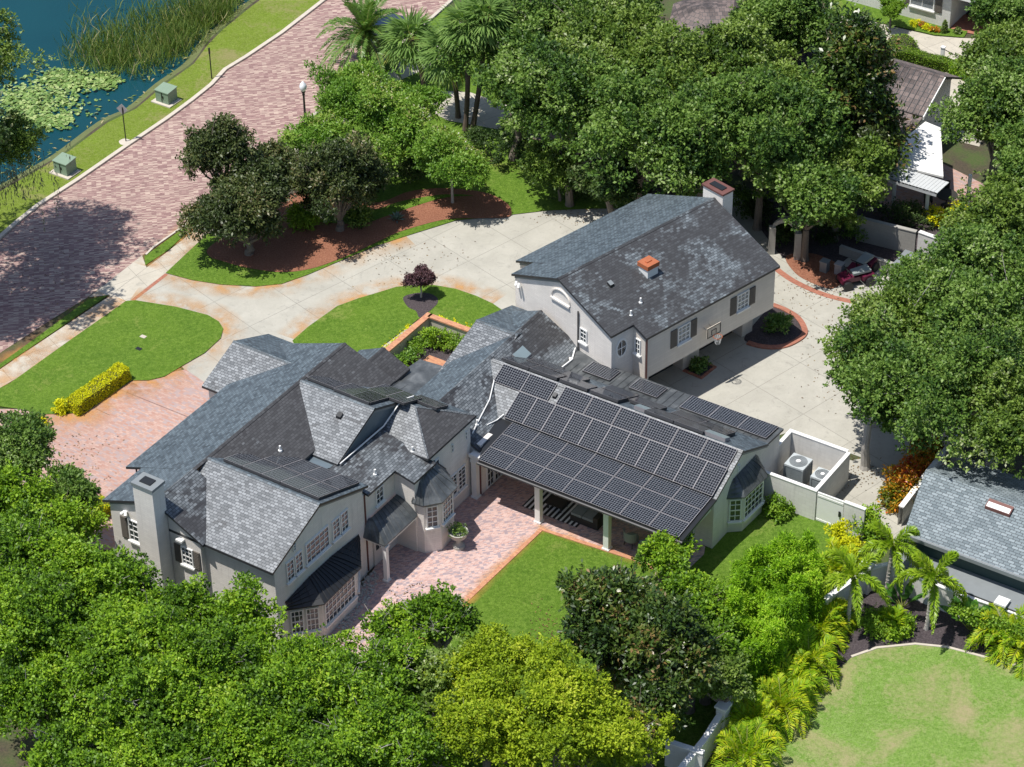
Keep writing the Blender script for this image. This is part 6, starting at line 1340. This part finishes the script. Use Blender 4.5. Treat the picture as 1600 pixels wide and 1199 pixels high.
# hedges
def hb(px0, px1, dv_, h, mat, label, group=None, seed=1, name='hedge', dens=420):
    a, b = W(*px0), W(*px1); d = b - a; F = Frame(math.degrees(math.atan2(d.y, d.x)), (a.x, a.y)); return hedge_box(name, F, 0, d.length, 0, dv_, h, mat, label, 'hedge', group, seed, leaf=.075, dens=dens * 1.8)
hb((124, 652), (206, 594), .85, .75, 'leaf_gold', 'long clipped golden hedge between the lawn and the brick court', 'clipped golden hedges', 5, dens=520)
hb((45, 696), (74, 684), .7, .65, 'leaf_gold', 'short clipped golden hedge at the left end of the court', 'clipped golden hedges', 6, dens=520)
hb((148, 822), (178, 806), .9, .8, 'leaf_gold', 'clipped golden hedge against the house corner by the dark shutters', 'clipped golden hedges', 7, dens=520)
for i, (x, y, s_, lb) in enumerate(((96, 645, .32, 'small round golden bush at the left end of the long hedge'), (66, 668, .28, 'small round golden bush above the short hedge'), (30, 690, .3, 'small round golden bush left of the short hedge'))):
    bush('golden_bush', W(x, y), (s_, s_, s_ * 1.8), 'leaf_gold', lb, group='small golden bushes by the court', seed=110 + i, n=8, pr=.14, leaf=.1)
dome('domed_shrub', W(1409, 78), (.98, .98, .95), 'leaf_hedge', 'large clipped dome shrub by the neighbouring drive', seed=4)
dome('clipped_cone', W(1475, 52), (.18, .18, .9), 'leaf_oak2', 'narrow clipped cone shrub at the white house corner', seed=5, dens=900); dome('domed_shrub', W(1496, 53), (.23, .23, .42), 'leaf_oak2', 'small clipped ball shrub right of the cone', seed=6, dens=900)
T(1393, 8, 1.6, .75, .35, 'leaf_hedge', 'flat topped clipped tree against the white house wall', 130, name='topiary_tree', leaf=.1, pr=.2, dead=0, tr=.06)
for i in range(4): bush('border_plant', W(1430 + i * 10, 41 + i * 3), (.3, .3, .3), 'leaf_croton' if i % 2 else 'leaf_gold', 'low yellow and orange plant in the bed under the white house window', group='plants under the white house window', seed=130 + i, n=7, pr=.13, tufts=10, leaf=.09, core=False)
hb((1392, 92), (1482, 116), .7, .7, 'leaf_hedge', 'long clipped hedge behind the brown tiled roof', None, 8)
hb((1482, 116), (1530, 140), .9, .8, 'leaf_bamboo', 'looser green hedge continuing to the oak beside the patio', None, 9)
# reeds, lily pads
rw = np.random.default_rng(12); shp = [np.array(p) for p in shore]
def inlake(px, py): return np.array(W(px, py, -.22))
n = 8200; Q = []; R_ = []
cs = ((150, 85, 40), (200, 60, 50), (250, 45, 45), (230, 95, 35), (300, 20, 35), (350, 0, 22), (320, 35, 16), (180, 95, 30), (270, 75, 25), (290, 55, 25), (340, 25, 18))
for i in range(n):
    cx_, cy_, s_ = cs[int(rw.integers(len(cs)))]; x, y = cx_ + rw.normal() * s_ * .7, cy_ + rw.normal() * s_ * .42
    if y > 232 - .62 * x + 20 or x < 95: 
        if y > 232 - .62 * x + 45 or x < 95: continue
    h = .3 + 1.2 * rw.random(); p = inlake(x, y); d = unit(np.array([rw.normal() * .42, rw.normal() * .42, 1.])); Q.append(leafquads(p[None], d[None], rw.normal(size=(1, 3)), np.array([h]), np.array([.05]))); R_.append(rw.random() * .7 + (.3 if rw.random() < .25 else 0))
tag(quads_mesh('reeds', np.concatenate(Q), np.clip(np.array(R_), 0, 1), 'leaf_reed', loc=W(230, 70, -.22)), 'tall green and straw coloured reeds in the shallow lake edge', 'reeds', kind='stuff')
m = MB(); cnt = 0; rp = random.Random(4); pts = []
for i in range(2300):
    cx_, cy_, sx, sy = rp.choice(((60, 150, 34, 22), (95, 160, 32, 22), (110, 130, 30, 14), (40, 180, 30, 16), (165, 128, 14, 10), (80, 190, 20, 8), (100, 120, 22, 8), (30, 160, 22, 20))); x, y = cx_ + rp.gauss(0, 1) * sx * .75, cy_ + rp.gauss(0, 1) * sy * .7
    if y > 262 - .52 * x or x < -40: continue
    p = W(x, y, -.2); rd = rp.uniform(.07, .16); tl = Vector((rp.gauss(0, .22), rp.gauss(0, .22), 1)).normalized(); e1 = tl.orthogonal().normalized(); e2 = tl.cross(e1); zz = rp.uniform(.02, .16); a0 = rp.random() * 6.28; c = p + Vector((0, 0, zz))
    vs_ = [c + (e1 * math.cos(a0 + t * .9) + e2 * math.sin(a0 + t * .9)) * rd for t in range(7)]; pts.append((c, vs_))
Vq = []; Rq = []
for c, v in pts:
    rr = rp.random()
    for k in range(0, 6, 2): Vq.append([c, v[k], v[k + 1], v[(k + 2) % 7]]); Rq.append(rr)
tag(quads_mesh('lily_pads', np.array([[list(p) for p in q] for q in Vq]), np.array(Rq), 'leaf_pad', loc=W(70, 160, -.2)), 'carpet of bright lily pads on the lake near the left edge', 'lily pads', kind='stuff')
n = 420; Q = []
for i in range(n):
    k = int(rw.integers(len(shp))); p = shp[k] + np.array([rw.normal() * .8 - .5, rw.normal() * .6 + .5, -.22 + rw.random() * .04]); Q.append(leafquads(p[None], unit(rw.normal(size=(1, 3)) * [1, 1, .3]), np.array([[0, 0, 1.]]), np.array([.3 + rw.random() * .2]), np.array([.1])))
tag(quads_mesh('shore_weed', np.concatenate(Q), rw.random(n) * .6 + .4, 'leaf_reed', loc=W(230, 140, -.22)), 'floating weed along the shallow lake edge', 'weed', kind='stuff')
# paving glimpsed through the grove
sheet('neighbour_patio', [(760, 30), (1000, 10), (1040, 90), (1000, 160), (920, 200), (800, 170)], .018, 'walk'); sheet('neighbour_walk', [(655, 142), (735, 146), (860, 190), (840, 215), (700, 190), (650, 165)], .07, 'walk')
sheet('neighbour_court', [(830, 210), (960, 205), (1000, 250), (850, 262)], .072, 'drive_brick')
# fallen leaves under the trees
rf = np.random.default_rng(31); Q = []
for (x, y, sx, sy, n, z) in ((1275, 500, 40, 50, 60, .03), (1290, 600, 30, 40, 50, .03), (1330, 740, 40, 25, 160, .03), (640, 940, 40, 25, 120, .09), (620, 400, 90, 30, 140, .03), (900, 335, 60, 12, 120, .03), (120, 730, 50, 50, 160, .04), (1280, 450, 50, 25, 200, .03), (60, 430, 70, 60, 160, .02), (860, 980, 40, 30, 90, .07)):
    for i in range(n):
        p = np.array(W(x + rf.normal() * sx * .6, y + rf.normal() * sy * .6, z)); Q.append(leafquads(p[None], unit(rf.normal(size=(1, 3)) * [1, 1, .15]), np.array([[0, 0, 1.]]) + rf.normal(size=(1, 3)) * .2, np.array([.09 + .06 * rf.random()]), np.array([.05])))
tag(quads_mesh('fallen_leaves', np.concatenate(Q), rf.random(len(Q)), 'leaf_fallen', loc=W(800, 500, 0)), 'scattered fallen brown leaves on the paving', 'leaves', kind='stuff')
for i, (x, y, a, mt, lb) in enumerate(((1228, 372, .8, 'leaf_darkoak', 'dark shrub behind the arched gateway'), (1290, 372, .9, 'leaf_darkoak', 'dark shrub in the shaded yard bed'), (1340, 372, .7, 'leaf_oak', 'shrub in front of the weathered yard wall'), (1180, 345, 1.0, 'leaf_darkoak', 'dark shrub beside the garage chimney'), (1490, 425, .8, 'leaf_oak', 'shrub in front of the sunlit yard wall'), (1165, 330, 1.0, 'leaf_oak', 'leafy shrub behind the garage chimney'))):
    bush('shrub', W(x, y), (a, a, a * 1.2), mt, lb, group='shrubs in the shaded yard', seed=400 + i, n=18, pr=.28, leaf=.14)
for i, (x, y, mt, lb) in enumerate(((1311, 428, 'alu', 'pale square planter pot in the yard near the maroon carts'), (1288, 424, 'trim_grey', 'dull square planter pot in the shade of the yard'))):
    p = W(x, y); o = empty('planter_pot', p, lb, 'pot'); u_, v_, _ = S.loc(p); m = MB(S.e); m.prism([S(u_ + a, v_ + b, .62) for a, b in ((-.2, -.2), (.2, -.2), (.2, .2), (-.2, .2))], (0, 0, -.59)); m.build('pot', mt, o); m = MB(S.e); m.box(S, u_ - .23, u_ + .23, v_ - .23, v_ + .23, .622, .68); m.build('rim', mt, o)
